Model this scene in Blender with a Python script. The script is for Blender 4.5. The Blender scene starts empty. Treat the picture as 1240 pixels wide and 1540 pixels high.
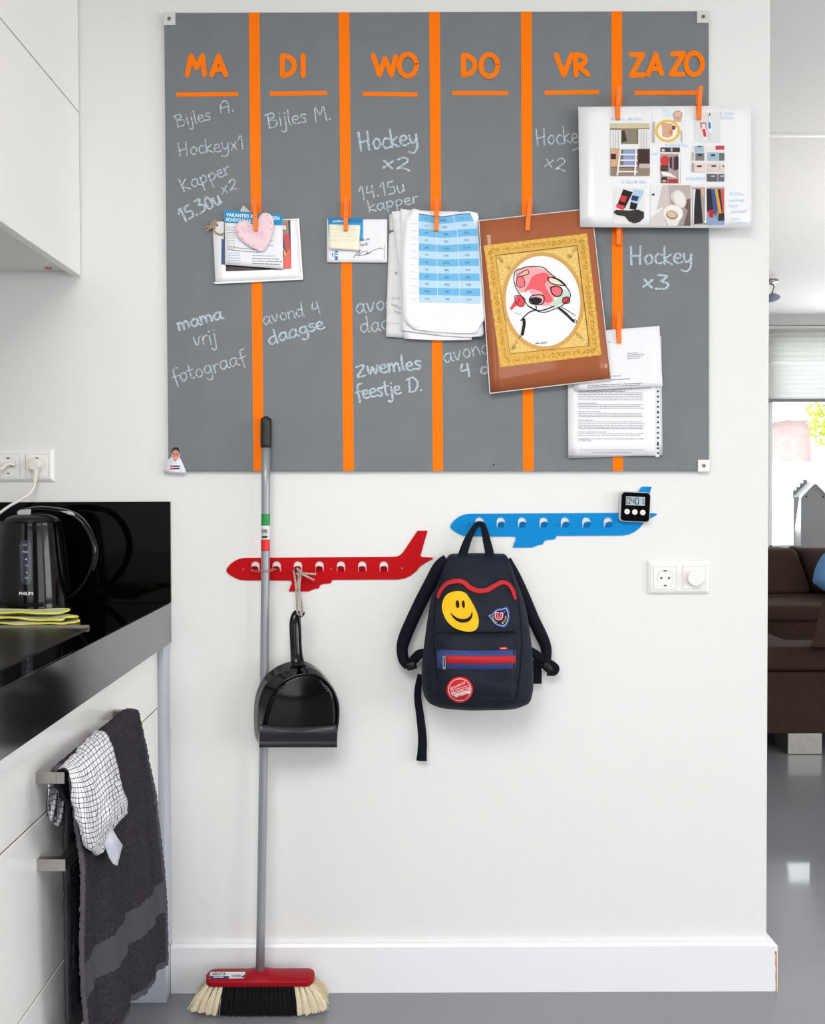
import bpy, bmesh, math, random
from mathutils import Vector, Matrix, Euler
from mathutils.bvhtree import BVHTree
from mathutils.geometry import tessellate_polygon
random.seed(7)
SC = bpy.context.scene
COL = SC.collection
R = math.radians

# ------------------------------------------------------------------ camera
FPX = 1300.0            # focal length in pixels of the 1240x1540 frame
EYE = Vector((0.0, -2.0, 1.167))
cam_data = bpy.data.cameras.new('camera')
cam = bpy.data.objects.new('camera', cam_data)
COL.objects.link(cam)
SC.camera = cam
cam_data.sensor_fit = 'VERTICAL'
cam_data.sensor_height = 36.0
cam_data.lens = 36.0 * FPX / 1540.0
cam_data.shift_x = 0.0195
cam_data.shift_y = -0.008
cam_data.clip_start = 0.02
CROT = Euler((R(90 - 1.0), 0, 0), 'XYZ').to_matrix() @ Matrix.Rotation(R(-0.2), 3, 'Z')
cam.matrix_world = Matrix.Translation(EYE) @ CROT.to_4x4()

# ------------------------------------------------------------------ world, light, exposure
world = bpy.data.worlds.new('sky')
SC.world = world
world.use_nodes = True
wbg = world.node_tree.nodes['Background']
wbg.inputs['Color'].default_value = (0.90, 0.95, 1.0, 1)
wbg.inputs['Strength'].default_value = 3.0


def area(name, loc, rot, sx, sy, power, color):
    ld = bpy.data.lights.new(name, 'AREA')
    ld.shape = 'RECTANGLE'
    ld.size, ld.size_y, ld.energy, ld.color = sx, sy, power, color
    o = bpy.data.objects.new(name, ld)
    COL.objects.link(o)
    o.location = loc
    o.rotation_euler = rot
    return o


# daylight of the garden doors behind the camera and of the side window of the living room
area('garden_door_daylight', (3.8, -4.6, 1.35), (R(90), 0, R(22)), 2.8, 2.2, 66, (1.0, 0.99, 0.975))
area('rear_fill', (0.5, -4.85, 1.25), (R(90), 0, 0), 1.5, 2.2, 26, (0.97, 0.985, 1.0))  # added fill to balance the wall's left against its right, no real doorway
area('kitchen_window_daylight', (5.9, -2.6, 1.5), (R(90), 0, R(90)), 2.4, 1.8, 92, (0.97, 0.985, 1.0))
area('living_window_daylight', (4.1, 5.0, 1.4), (R(74), 0, R(180)), 1.9, 1.2, 85, (0.95, 0.98, 1.0))
# unseen overhead fill, added to brighten the left side and cabinet fronts
area('kitchen_overhead_fill', (-0.3, -2.3, 2.46), (0, 0, 0), 1.3, 1.3, 50, (1.0, 0.98, 0.955))
area('living_upward_fill', (2.6, 1.6, 0.9), (R(180), 0, 0), 0.9, 0.9, 20, (1.0, 0.97, 0.94))  # added unseen fill aimed upward to brighten the living-room ceiling, not a fixture
SC.view_settings.view_transform = 'Standard'
SC.view_settings.look = 'None'
SC.view_settings.exposure = 0.15
SC.view_settings.gamma = 1.0
SC.view_settings.use_curve_mapping = False


# ------------------------------------------------------------------ measuring helpers
def ray(px, py):
    cx = 620 - cam_data.shift_x * 1540
    cy = 770 + cam_data.shift_y * 1540
    return CROT @ Vector(((px - cx) / FPX, -(py - cy) / FPX, -1.0))


def P(px, py, y):
    d = ray(px, py)
    return EYE + d * ((y - EYE.y) / d.y)


def PX(px, py, x):
    d = ray(px, py)
    return EYE + d * ((x - EYE.x) / d.x)


def PZ(px, py, z):
    d = ray(px, py)
    return EYE + d * ((z - EYE.z) / d.z)


# ------------------------------------------------------------------ materials
def lin(c):
    c = c / 255.0
    return c / 12.92 if c <= 0.04045 else ((c + 0.055) / 1.055) ** 2.4


def rgb(r, g, b):
    return (lin(r), lin(g), lin(b), 1.0)


MATS = {}


def mat(name, c, rough=0.5, metal=0.0, spec=0.5, coat=0.0, noise=None, bump=None, c2=None, sheen=0.0):
    """noise=(scale, amount) colour variation; bump=(scale, strength, distance)"""
    if name in MATS:
        return MATS[name]
    m = bpy.data.materials.new(name)
    m.use_nodes = True
    nt = m.node_tree
    b = nt.nodes['Principled BSDF']
    col = rgb(*c)
    b.inputs['Base Color'].default_value = col
    b.inputs['Roughness'].default_value = rough
    b.inputs['Metallic'].default_value = metal
    b.inputs['Specular IOR Level'].default_value = spec
    b.inputs['Coat Weight'].default_value = coat
    b.inputs['Coat Roughness'].default_value = 0.05
    b.inputs['Sheen Weight'].default_value = sheen
    tc = nt.nodes.new('ShaderNodeTexCoord')
    if noise:
        n = nt.nodes.new('ShaderNodeTexNoise')
        n.inputs['Scale'].default_value = noise[0]
        n.inputs['Detail'].default_value = 5
        nt.links.new(tc.outputs['Object'], n.inputs['Vector'])
        r = nt.nodes.new('ShaderNodeValToRGB')
        k = noise[1]
        r.color_ramp.elements[0].position = 0.3
        r.color_ramp.elements[1].position = 0.7
        lo = rgb(*c2) if c2 else tuple(v * (1 - k) for v in col[:3]) + (1,)
        hi = col if c2 else tuple(min(1, v * (1 + k)) for v in col[:3]) + (1,)
        r.color_ramp.elements[0].color = lo
        r.color_ramp.elements[1].color = hi
        nt.links.new(n.outputs['Fac'], r.inputs['Fac'])
        nt.links.new(r.outputs['Color'], b.inputs['Base Color'])
    if bump:
        n = nt.nodes.new('ShaderNodeTexNoise')
        n.inputs['Scale'].default_value = bump[0]
        n.inputs['Detail'].default_value = 4
        nt.links.new(tc.outputs['Object'], n.inputs['Vector'])
        bp = nt.nodes.new('ShaderNodeBump')
        bp.inputs['Strength'].default_value = bump[1]
        bp.inputs['Distance'].default_value = bump[2]
        nt.links.new(n.outputs['Fac'], bp.inputs['Height'])
        nt.links.new(bp.outputs['Normal'], b.inputs['Normal'])
    MATS[name] = m
    return m


def chalk_mat():
    m = mat('chalk', (196, 210, 220), 0.9)
    nt = m.node_tree
    b = nt.nodes['Principled BSDF']
    n = nt.nodes.new('ShaderNodeTexNoise')
    n.inputs['Scale'].default_value = 520
    n.inputs['Detail'].default_value = 3
    tc = nt.nodes.new('ShaderNodeTexCoord')
    nt.links.new(tc.outputs['Object'], n.inputs['Vector'])
    r = nt.nodes.new('ShaderNodeMapRange')
    r.inputs['From Min'].default_value = 0.36
    r.inputs['From Max'].default_value = 0.55
    r.inputs['To Min'].default_value = 0.2
    r.inputs['To Max'].default_value = 1.0
    nt.links.new(n.outputs['Fac'], r.inputs['Value'])
    nt.links.new(r.outputs['Result'], b.inputs['Alpha'])
    return m


def check_mat():
    m = mat('checked_cotton', (228, 227, 233), 0.85, bump=(900, 0.3, 0.001))
    nt = m.node_tree
    b = nt.nodes['Principled BSDF']
    uv = nt.nodes.new('ShaderNodeUVMap')
    sp = nt.nodes.new('ShaderNodeSeparateXYZ')
    nt.links.new(uv.outputs['UV'], sp.inputs['Vector'])
    outs = []
    for ax, k in (('X', 19.0), ('Y', 34.0)):
        a = nt.nodes.new('ShaderNodeMath'); a.operation = 'MULTIPLY'; a.inputs[1].default_value = k
        f = nt.nodes.new('ShaderNodeMath'); f.operation = 'FRACT'
        l = nt.nodes.new('ShaderNodeMath'); l.operation = 'LESS_THAN'; l.inputs[1].default_value = 0.15
        nt.links.new(sp.outputs[ax], a.inputs[0]); nt.links.new(a.outputs[0], f.inputs[0]); nt.links.new(f.outputs[0], l.inputs[0])
        outs.append(l)
    mx = nt.nodes.new('ShaderNodeMath'); mx.operation = 'MAXIMUM'
    nt.links.new(outs[0].outputs[0], mx.inputs[0]); nt.links.new(outs[1].outputs[0], mx.inputs[1])
    mc = nt.nodes.new('ShaderNodeMix'); mc.data_type = 'RGBA'
    mc.inputs[6].default_value = rgb(228, 227, 233); mc.inputs[7].default_value = rgb(58, 56, 66)
    nt.links.new(mx.outputs[0], mc.inputs[0]); nt.links.new(mc.outputs[2], b.inputs['Base Color'])
    return m


def glass_mat():
    m = bpy.data.materials.new('window_glass')
    m.use_nodes = True
    nt = m.node_tree
    nt.nodes.clear()
    out = nt.nodes.new('ShaderNodeOutputMaterial')
    mix = nt.nodes.new('ShaderNodeMixShader')
    t = nt.nodes.new('ShaderNodeBsdfTransparent')
    g = nt.nodes.new('ShaderNodeBsdfGlossy')
    g.inputs['Roughness'].default_value = 0.02
    f = nt.nodes.new('ShaderNodeFresnel')
    f.inputs['IOR'].default_value = 1.2
    nt.links.new(f.outputs[0], mix.inputs[0]); nt.links.new(t.outputs[0], mix.inputs[1])
    nt.links.new(g.outputs[0], mix.inputs[2]); nt.links.new(mix.outputs[0], out.inputs[0])
    return m


def blind_mat():
    m = bpy.data.materials.new('pleated_blind_fabric')
    m.use_nodes = True
    nt = m.node_tree
    nt.nodes.clear()
    out = nt.nodes.new('ShaderNodeOutputMaterial')
    mix = nt.nodes.new('ShaderNodeMixShader'); mix.inputs[0].default_value = 0.5
    t = nt.nodes.new('ShaderNodeBsdfTranslucent'); t.inputs['Color'].default_value = rgb(236, 236, 232)
    g = nt.nodes.new('ShaderNodeBsdfDiffuse'); g.inputs['Color'].default_value = rgb(236, 236, 232)
    nt.links.new(t.outputs[0], mix.inputs[1]); nt.links.new(g.outputs[0], mix.inputs[2]); nt.links.new(mix.outputs[0], out.inputs[0])
    return m


M_WALL = mat('white_wall_paint', (230, 230, 228), 0.6, noise=(1.5, 0.012), bump=(260, 0.12, 0.002))
M_TRIM = mat('white_trim_paint', (238, 239, 242), 0.45, bump=(40, 0.05, 0.002))
M_CEIL = mat('spray_plaster_ceiling', (238, 236, 233), 0.85, bump=(70, 0.3, 0.004))
M_FLOOR = mat('grey_cast_floor', (132, 134, 140), 0.34, noise=(2.2, 0.05), bump=(5, 0.05, 0.01), coat=0.25)
M_BOARD = mat('grey_board_paint', (118, 122, 125), 0.55, spec=0.25, noise=(14, 0.035), bump=(500, 0.2, 0.001))
M_ORANGE = mat('orange_paint', (255, 122, 0), 0.5, spec=0.12)
M_PEG = mat('orange_peg_wood', (250, 122, 14), 0.5, noise=(60, 0.06))
M_CHALK = chalk_mat()
M_CLIP = mat('pale_clip_metal', (216, 218, 214), 0.35, metal=0.2)
M_STEEL = mat('brushed_steel', (172, 168, 162), 0.32, metal=1.0, noise=(40, 0.08))
M_DARK = mat('dark_slot', (34, 34, 34), 0.6)
M_PAPER = mat('white_paper', (238, 238, 242), 0.7, bump=(30, 0.08, 0.002))
M_PAPER2 = mat('grey_white_paper', (222, 222, 222), 0.7)
M_LAM = mat('laminated_white_paper', (238, 238, 240), 0.18)
M_FILM = mat('clear_film', (205, 208, 210), 0.15)
M_GLOSSW = mat('white_gloss_front', (243, 243, 240), 0.07, spec=0.55)
M_EDGE = mat('brown_board_edge', (170, 130, 95), 0.6)
M_GREYP = mat('grey_panel', (186, 190, 198), 0.35)
M_BLACKG = mat('polished_black_stone', (3, 3, 4), 0.05, spec=0.1)
M_FASCIA = mat('black_metal_fascia', (128, 128, 132), 0.12, metal=1.0)
M_BLACKP = mat('black_gloss_plastic', (5, 5, 7), 0.1, spec=0.3)
M_BLACKM = mat('black_matt_plastic', (12, 12, 14), 0.45, spec=0.3)
M_SOCK = mat('white_switch_plastic', (238, 237, 232), 0.3)
M_RED = mat('red_powder_coat', (186, 4, 16), 0.5, spec=0.12)
M_BLUE = mat('blue_powder_coat', (4, 134, 204), 0.5, spec=0.12)
M_NAVY = mat('navy_canvas', (15, 20, 34), 0.7, spec=0.3, noise=(18, 0.22), bump=(60, 0.35, 0.006))
M_NAVYD = mat('dark_navy_webbing', (10, 13, 25), 0.8, spec=0.2, bump=(600, 0.4, 0.001))
M_TERRY = mat('charcoal_terry', (76, 72, 80), 1.0, spec=0.05, noise=(330, 0.35), bump=(330, 1.0, 0.012))
M_TERRYB = mat('charcoal_flat_weave', (82, 78, 86), 0.9, spec=0.1, bump=(900, 0.3, 0.001))
M_CHECK = check_mat()
M_POLE = mat('grey_coated_pole', (150, 154, 158), 0.35, metal=0.35)
M_SOFA = mat('brown_sofa_weave', (64, 49, 42), 1.0, spec=0.1, noise=(120, 0.22), bump=(500, 0.6, 0.003))
M_TWINE = mat('natural_twine', (188, 160, 122), 0.9, noise=(300, 0.3), bump=(600, 0.8, 0.002))
M_CORD = mat('speckled_cord', (206, 196, 184), 0.9, noise=(450, 0.5), c2=(120, 104, 92))
M_GLASS = glass_mat()
M_BLIND = blind_mat()

PAL = {}


def ink(r, g, b, rough=0.6):
    k = (r, g, b, rough)
    if k not in PAL:
        PAL[k] = mat('print_%02x%02x%02x' % (r, g, b) + ('g' if rough < 0.5 else ''), (r, g, b), rough, spec=0.25)
    return PAL[k]


# ------------------------------------------------------------------ object helpers
def tag(o, label=None, cat=None, group=None, kind=None):
    if label: o['label'] = label
    if cat: o['category'] = cat
    if group: o['group'] = group
    if kind: o['kind'] = kind
    return o


def wloc(o):
    v = Vector((0, 0, 0))
    while o:
        v = v + Vector(o.location)
        o = o.parent
    return v


def thing(name, loc, label, cat, group=None):
    o = bpy.data.objects.new(name, None)
    o.empty_display_size = 0.05
    COL.objects.link(o)
    o.location = loc
    return tag(o, label, cat, group)


def mk(name, V, F, m, parent=None, smooth=False, origin=None, uvs=None):
    """one mesh object from world-space vertices"""
    V = [Vector(v) for v in V]
    if parent is not None:
        off = wloc(parent)
    elif origin is not None:
        off = Vector(origin)
    else:
        xs = [v.x for v in V]; ys = [v.y for v in V]; zs = [v.z for v in V]
        off = Vector(((min(xs) + max(xs)) / 2, (min(ys) + max(ys)) / 2, min(zs)))
    me = bpy.data.meshes.new(name)
    me.from_pydata([tuple(v - off) for v in V], [], F)
    if uvs:
        ul = me.uv_layers.new(name='UVMap')
        for l in me.loops:
            ul.data[l.index].uv = uvs[l.vertex_index]
    if isinstance(m, (list, tuple)):
        for mm in m: me.materials.append(mm)
    else:
        me.materials.append(m)
    if smooth:
        for p in me.polygons: p.use_smooth = True
    me.update()
    bm = bmesh.new(); bm.from_mesh(me)
    bmesh.ops.recalc_face_normals(bm, faces=bm.faces)
    bm.to_mesh(me); bm.free()
    o = bpy.data.objects.new(name, me)
    COL.objects.link(o)
    if parent is not None:
        o.parent = parent
    else:
        o.location = off
    return o


def box(x0, x1, y0, y1, z0, z1):
    V = [Vector((x, y, z)) for x in (x0, x1) for y in (y0, y1) for z in (z0, z1)]
    F = [(0, 1, 3, 2), (4, 6, 7, 5), (0, 4, 5, 1), (2, 3, 7, 6), (0, 2, 6, 4), (1, 5, 7, 3)]
    return V, F


def join(*parts):
    V, F = [], []
    for v, f in parts:
        n = len(V)
        V += list(v)
        F += [tuple(i + n for i in q) for q in f]
    return V, F


def bevel(o, w, seg=2, ang=35):
    b = o.modifiers.new('bevel', 'BEVEL')
    b.width = w; b.segments = seg; b.limit_method = 'ANGLE'; b.angle_limit = R(ang)
    b.harden_normals = False
    return o


def mbox(name, x0, x1, y0, y1, z0, z1, m, parent=None, bv=0.0, seg=2):
    o = mk(name, *box(x0, x1, y0, y1, z0, z1), m, parent)
    if bv: bevel(o, bv, seg)
    return o


def solid(o, t, off=0.0):
    s = o.modifiers.new('thickness', 'SOLIDIFY'); s.thickness = t; s.offset = off
    return o


def subsurf(o, n):
    s = o.modifiers.new('smooth', 'SUBSURF'); s.levels = n; s.render_levels = n
    return o


def spline(pts, n=6, closed=False):
    """Catmull-Rom through pts (tuples of any length)"""
    pts = [tuple(p) for p in pts]
    N = len(pts)
    if N < 3: return pts
    out = []
    rng = range(N) if closed else range(N - 1)
    for i in rng:
        if closed:
            a, b, c, d = pts[(i - 1) % N], pts[i], pts[(i + 1) % N], pts[(i + 2) % N]
        else:
            a, b, c, d = pts[max(i - 1, 0)], pts[i], pts[i + 1], pts[min(i + 2, N - 1)]
        for k in range(n):
            t = k / n
            out.append(tuple(0.5 * (2 * q + (r - p) * t + (2 * p - 5 * q + 4 * r - s) * t * t + (3 * q - p - 3 * r + s) * t ** 3)
                             for p, q, r, s in zip(a, b, c, d)))
    if not closed: out.append(pts[-1])
    return out


def tube(pts, rad, n=8, caps=True, flat=1.0):
    """tube through world points; rad number or list"""
    pts = [Vector(p) for p in pts]
    if not isinstance(rad, (list, tuple)): rad = [rad] * len(pts)
    V, F = [], []
    up = None
    for i, p in enumerate(pts):
        t = (pts[min(i + 1, len(pts) - 1)] - pts[max(i - 1, 0)]).normalized()
        if up is None:
            up = Vector((0, -1, 0)) if abs(t.y) < 0.9 else Vector((1, 0, 0))
        a = t.cross(up).normalized()
        b = a.cross(t).normalized()
        up = b
        for k in range(n):
            q = 2 * math.pi * k / n
            V.append(p + a * math.cos(q) * rad[i] + b * math.sin(q) * rad[i] * flat)
    for i in range(len(pts) - 1):
        for k in range(n):
            F.append((i * n + k, i * n + (k + 1) % n, (i + 1) * n + (k + 1) % n, (i + 1) * n + k))
    if caps:
        F.append(tuple(range(n - 1, -1, -1)))
        F.append(tuple(range((len(pts) - 1) * n, len(pts) * n)))
    return V, F


def lathe(cx, cy, prof, n=40):
    V, F = [], []
    for r, z in prof:
        for k in range(n):
            a = 2 * math.pi * k / n
            V.append(Vector((cx + r * math.cos(a), cy + r * math.sin(a), z)))
    m = len(prof)
    for i in range(m - 1):
        for k in range(n):
            F.append((i * n + k, i * n + (k + 1) % n, (i + 1) * n + (k + 1) % n, (i + 1) * n + k))
    F.append(tuple(range(n))); F.append(tuple(range((m - 1) * n, m * n)))
    return V, F


def disc_y(cx, cz, r, y0, y1, n=24, r1=None):
    """cylinder along y (front at y0, back at y1)"""
    V = []
    for y, rr in ((y0, r1 if r1 is not None else r), (y1, r)):
        for k in range(n):
            a = 2 * math.pi * k / n
            V.append(Vector((cx + rr * math.cos(a), y, cz + rr * math.sin(a))))
    F = [tuple(range(n)), tuple(range(n, 2 * n))] + [(k, (k + 1) % n, n + (k + 1) % n, n + k) for k in range(n)]
    return V, F


# ------------------------------------------------------------------ flat pictures: px outlines carried to real surfaces
def tess(outer, holes=(), L=None):
    loops = [[Vector((x, y, 0)) for x, y in outer]] + [[Vector((x, y, 0)) for x, y in h] for h in holes]
    pts = [p for l in loops for p in l]
    tris = tessellate_polygon(loops)
    if not L:
        return [(p.x, p.y) for p in pts], [tuple(t) for t in tris]
    bm = bmesh.new()
    vs = [bm.verts.new(p) for p in pts]
    for t in tris:
        try: bm.faces.new([vs[i] for i in t])
        except ValueError: pass
    for _ in range(4):
        es = [e for e in bm.edges if e.calc_length() > L]
        if not es: break
        bmesh.ops.subdivide_edges(bm, edges=es, cuts=1, use_grid_fill=False)
        bmesh.ops.triangulate(bm, faces=[f for f in bm.faces if len(f.verts) > 3])
    bm.verts.index_update()
    V = [(v.co.x, v.co.y) for v in bm.verts]
    F = [tuple(v.index for v in f.verts) for f in bm.faces]
    bm.free()
    return V, F


def quadgrid(c, n=6, m=6):
    """bilinear grid on px corners TL,TR,BR,BL"""
    V, F = [], []
    for j in range(m + 1):
        for i in range(n + 1):
            u, v = i / n, j / m
            V.append(tuple(c[0][k] * (1 - u) * (1 - v) + c[1][k] * u * (1 - v) + c[2][k] * u * v + c[3][k] * (1 - u) * v for k in (0, 1)))
    for j in range(m):
        for i in range(n):
            a = j * (n + 1) + i
            F.append((a, a + 1, a + n + 2, a + n + 1))
    return V, F


def ribbon(pts, w, caps=True, w1=None):
    """stroke of width w px along pts -> 2D mesh"""
    V, F = [], []
    N = len(pts)
    for i in range(N):
        a = pts[max(i - 1, 0)]; b = pts[min(i + 1, N - 1)]
        dx, dy = b[0] - a[0], b[1] - a[1]
        l = math.hypot(dx, dy) or 1
        nx, ny = -dy / l, dx / l
        ww = (w if w1 is None else w + (w1 - w) * i / max(N - 1, 1)) / 2
        V.append((pts[i][0] + nx * ww, pts[i][1] + ny * ww))
        V.append((pts[i][0] - nx * ww, pts[i][1] - ny * ww))
        if i: F.append((2 * i - 2, 2 * i, 2 * i + 1, 2 * i - 1))
    if caps:
        for p in (pts[0], pts[-1]):
            n = len(V)
            for k in range(8):
                V.append((p[0] + math.cos(k * math.pi / 4) * w / 2, p[1] + math.sin(k * math.pi / 4) * w / 2, 1.2e-5))
            F.append(tuple(range(n, n + 8)))
    return V, F


def ell(cx, cy, rx, ry, n=24, ang=0.0):
    c, s = math.cos(R(ang)), math.sin(R(ang))
    return [(cx + rx * math.cos(2 * math.pi * k / n) * c - ry * math.sin(2 * math.pi * k / n) * s,
             cy + rx * math.cos(2 * math.pi * k / n) * s + ry * math.sin(2 * math.pi * k / n) * c) for k in range(n)]


def joinp(*parts):
    """join px meshes; each later piece lies a hair higher so crossing strokes never share a plane"""
    V, F = [], []
    for k, (v, f) in enumerate(parts):
        n = len(V); V += [(q[0], q[1], (q[2] if len(q) > 2 else 0) + (k % 24) * 2.5e-5) for q in v]; F += [tuple(i + n for i in q) for q in f]
    return V, F


def put(name, VF, mapf, h, m, parent=None, thick=0.0, smooth=False):
    """carry a px mesh onto mapf(px, py, h); thick adds a back so the piece is solid"""
    V2, F2 = VF
    A = [mapf(v[0], v[1], h + (v[2] if len(v) > 2 else 0)) for v in V2]
    if not thick:
        return mk(name, A, F2, m, parent, smooth)
    B = [mapf(v[0], v[1], h - thick) for v in V2]
    n = len(A)
    F = list(F2) + [tuple(i + n for i in reversed(f)) for f in F2]
    ed = {}
    for f in F2:
        for i in range(len(f)):
            a, b = f[i], f[(i + 1) % len(f)]
            k = (min(a, b), max(a, b))
            if k in ed: ed[k] = None
            else: ed[k] = (a, b)
    for e in ed.values():
        if e: F.append((e[1], e[0], e[0] + n, e[1] + n))
    return mk(name, A + B, F, m, parent, smooth)


def plane_map(y):
    return lambda px, py, h: P(px, py, y - h)


_tc = {}


def text2d(s, cx, cy, height, ang=0.0, bold=0.0, sx=1.0, align='CENTER', shear=0.0):
    """outline text as px mesh; height is cap height in px"""
    key = (s, bold, shear)
    if key not in _tc:
        cu = bpy.data.curves.new('txt', 'FONT')
        cu.body = s; cu.size = 1.0; cu.offset = bold; cu.shear = shear
        cu.resolution_u = 2
        ob = bpy.data.objects.new('txt', cu)
        COL.objects.link(ob)
        bpy.context.view_layer.update()
        me = bpy.data.meshes.new_from_object(ob.evaluated_get(bpy.context.evaluated_depsgraph_get()))
        vs = [(v.co.x, v.co.y) for v in me.vertices]
        fs = [tuple(p.vertices) for p in me.polygons]
        bpy.data.meshes.remove(me); bpy.data.objects.remove(ob); bpy.data.curves.remove(cu)
        _tc[key] = (vs, fs)
    vs, fs = _tc[key]
    if not vs: return [], []
    x0 = min(v[0] for v in vs); x1 = max(v[0] for v in vs)
    k = height / 0.7
    ox = {'CENTER': (x0 + x1) / 2, 'LEFT': x0, 'RIGHT': x1}[align]
    c, sn = math.cos(R(ang)), math.sin(R(ang))
    out = []
    for x, y in vs:
        X = (x - ox) * k * sx; Y = (y - 0.35) * k
        out.append((cx + X * c + Y * sn, cy + X * sn - Y * c))
    return out, fs


# handwriting: single-stroke letters, x-height 1, y up
G = {
 'B': (1.1, [[(.1, 1.7), (.15, 0)], [(-.15, 1.55), (.5, 1.75), (.75, 1.35), (.2, .95)], [(.2, .95), (.85, .8), (.8, .15), (.1, 0)]]),
 'M': (1.3, [[(.1, 0), (.2, 1.75), (.6, .8), (1.0, 1.75), (1.15, 0)]]),
 'A': (1.1, [[(.05, .2), (.15, 1.2), (.6, 1.65), (.9, 1.1), (.8, 0)], [(.05, .75), (.85, .8)]]),
 'H': (1.2, [[(.1, 1.8), (.15, 0)], [(.9, 1.8), (.85, 0)], [(.1, .8), (.9, .9)]]),
 'K': (1.1, [[(.1, 1.7), (.2, 0)], [(.8, 1.5), (.2, .75), (.9, .05)]]),
 'D': (1.3, [[(.3, 1.6), (.2, 0)], [(0, 1.5), (.7, 1.7), (1.15, 1.0), (.8, .1), (.2, 0)]]),
 'Z': (1.0, [[(.05, 1.15), (.7, 1.3), (.55, .8), (.05, 0), (.8, .05)]]),
 'a': (.95, [[(.7, .9), (.35, 1.0), (.05, .5), (.3, 0), (.65, .4), (.72, .95)], [(.72, .95), (.7, .2), (.9, 0)]]),
 'b': (.8, [[(.1, 1.8), (.12, 0), (.6, .2), (.6, .8), (.12, .8)]]),
 'c': (.75, [[(.65, .85), (.35, 1.0), (.08, .5), (.3, .02), (.7, .12)]]),
 'd': (.95, [[(.7, .85), (.3, .95), (.05, .45), (.3, 0), (.68, .35)], [(.72, 1.8), (.7, .1), (.85, 0)]]),
 'e': (.8, [[(.1, .5), (.6, .6), (.5, .98), (.15, .85), (.08, .3), (.4, 0), (.75, .15)]]),
 'f': (.7, [[(.75, 1.75), (.4, 1.7), (.3, 1.2), (.35, -.5)], [(.0, .75), (.7, .85)]]),
 'g': (.9, [[(.65, .9), (.3, .95), (.08, .5), (.35, .1), (.65, .45), (.7, .9)], [(.7, .9), (.7, -.4), (.4, -.75), (.1, -.5)]]),
 'h': (.85, [[(.1, 1.8), (.1, 0)], [(.1, .6), (.45, .95), (.65, .6), (.68, 0)]]),
 'i': (.4, [[(.15, 1.0), (.18, 0)], [(.15, 1.42), (.17, 1.48)]]),
 'j': (.5, [[(.25, 1.0), (.25, -.5), (.02, -.8), (-.2, -.6)], [(.25, 1.42), (.27, 1.48)]]),
 'k': (.85, [[(.1, 1.8), (.12, 0)], [(.65, 1.0), (.15, .5), (.75, 0)]]),
 'l': (.4, [[(.12, 1.8), (.12, .2), (.28, 0)]]),
 'm': (1.25, [[(.08, 1.0), (.1, 0)], [(.1, .6), (.35, 1.0), (.52, .7), (.55, 0)], [(.55, .6), (.82, 1.0), (1.0, .7), (1.05, 0)]]),
 'n': (.85, [[(.08, 1.0), (.1, 0)], [(.1, .6), (.45, 1.0), (.64, .65), (.68, 0)]]),
 'o': (.85, [[(.4, 1.0), (.08, .6), (.3, .02), (.68, .35), (.6, .9), (.35, 1.0)]]),
 'p': (.9, [[(.1, 1.0), (.15, -.8)], [(.1, .75), (.45, 1.05), (.72, .7), (.5, .2), (.12, .2)]]),
 'r': (.65, [[(.1, 1.0), (.14, 0)], [(.12, .5), (.35, .95), (.6, .95)]]),
 's': (.7, [[(.6, .9), (.3, 1.0), (.12, .75), (.55, .35), (.4, .02), (.05, .08)]]),
 't': (.65, [[(.25, 1.6), (.25, .2), (.5, 0)], [(.0, 1.0), (.55, 1.05)]]),
 'u': (.85, [[(.08, 1.0), (.1, .3), (.35, 0), (.65, .4), (.68, 1.0)], [(.68, 1.0), (.72, 0)]]),
 'v': (.8, [[(.05, 1.0), (.3, 0), (.65, 1.0)]]),
 'w': (1.15, [[(.05, 1.0), (.25, 0), (.5, .9), (.75, 0), (1.0, 1.0)]]),
 'x': (.85, [[(.1, .95), (.65, .05)], [(.65, 1.0), (.1, 0)]]),
 'y': (.9, [[(.1, 1.0), (.15, .4), (.4, .2), (.68, .6), (.7, 1.0)], [(.7, 1.0), (.65, -.3), (.3, -.75), (-.1, -.6)]]),
 'z': (.75, [[(.05, .95), (.6, 1.0), (.05, 0), (.65, .05)]]),
 '0': (1.0, [[(.45, 1.6), (.1, 1.0), (.2, .1), (.65, .15), (.8, 1.0), (.45, 1.6)]]),
 '1': (.7, [[(.05, 1.1), (.4, 1.65), (.4, -.1)]]),
 '2': (1.0, [[(.1, 1.2), (.4, 1.6), (.7, 1.2), (.1, .1)], [(.1, .1), (.4, .25), (.85, .05)]]),
 '3': (1.0, [[(.1, 1.6), (.7, 1.6), (.35, .95)], [(.35, .95), (.85, .7), (.7, .1), (.1, -.05)]]),
 '4': (1.0, [[(.25, 1.6), (.1, .75), (.7, .85)], [(.7, 1.6), (.75, -.1)]]),
 '5': (.95, [[(.7, 1.6), (.2, 1.5), (.15, .9), (.7, .8), (.65, .1), (.1, 0)]]),
 '7': (.9, [[(.1, 1.55), (.75, 1.6), (.35, 0)]]),
 '8': (.9, [[(.6, 1.5), (.2, 1.4), (.2, 1.0), (.65, .5), (.4, 0), (.1, .4), (.6, 1.1), (.6, 1.5)]]),
 '.': (.45, [[(.1, .05), (.2, .12)]]), ':': (.45, [[(.1, .1), (.15, .15)], [(.1, .8), (.15, .85)]]),
 '-': (.6, [[(.05, .6), (.5, .6)]]), ' ': (.7, []),
}


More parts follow.
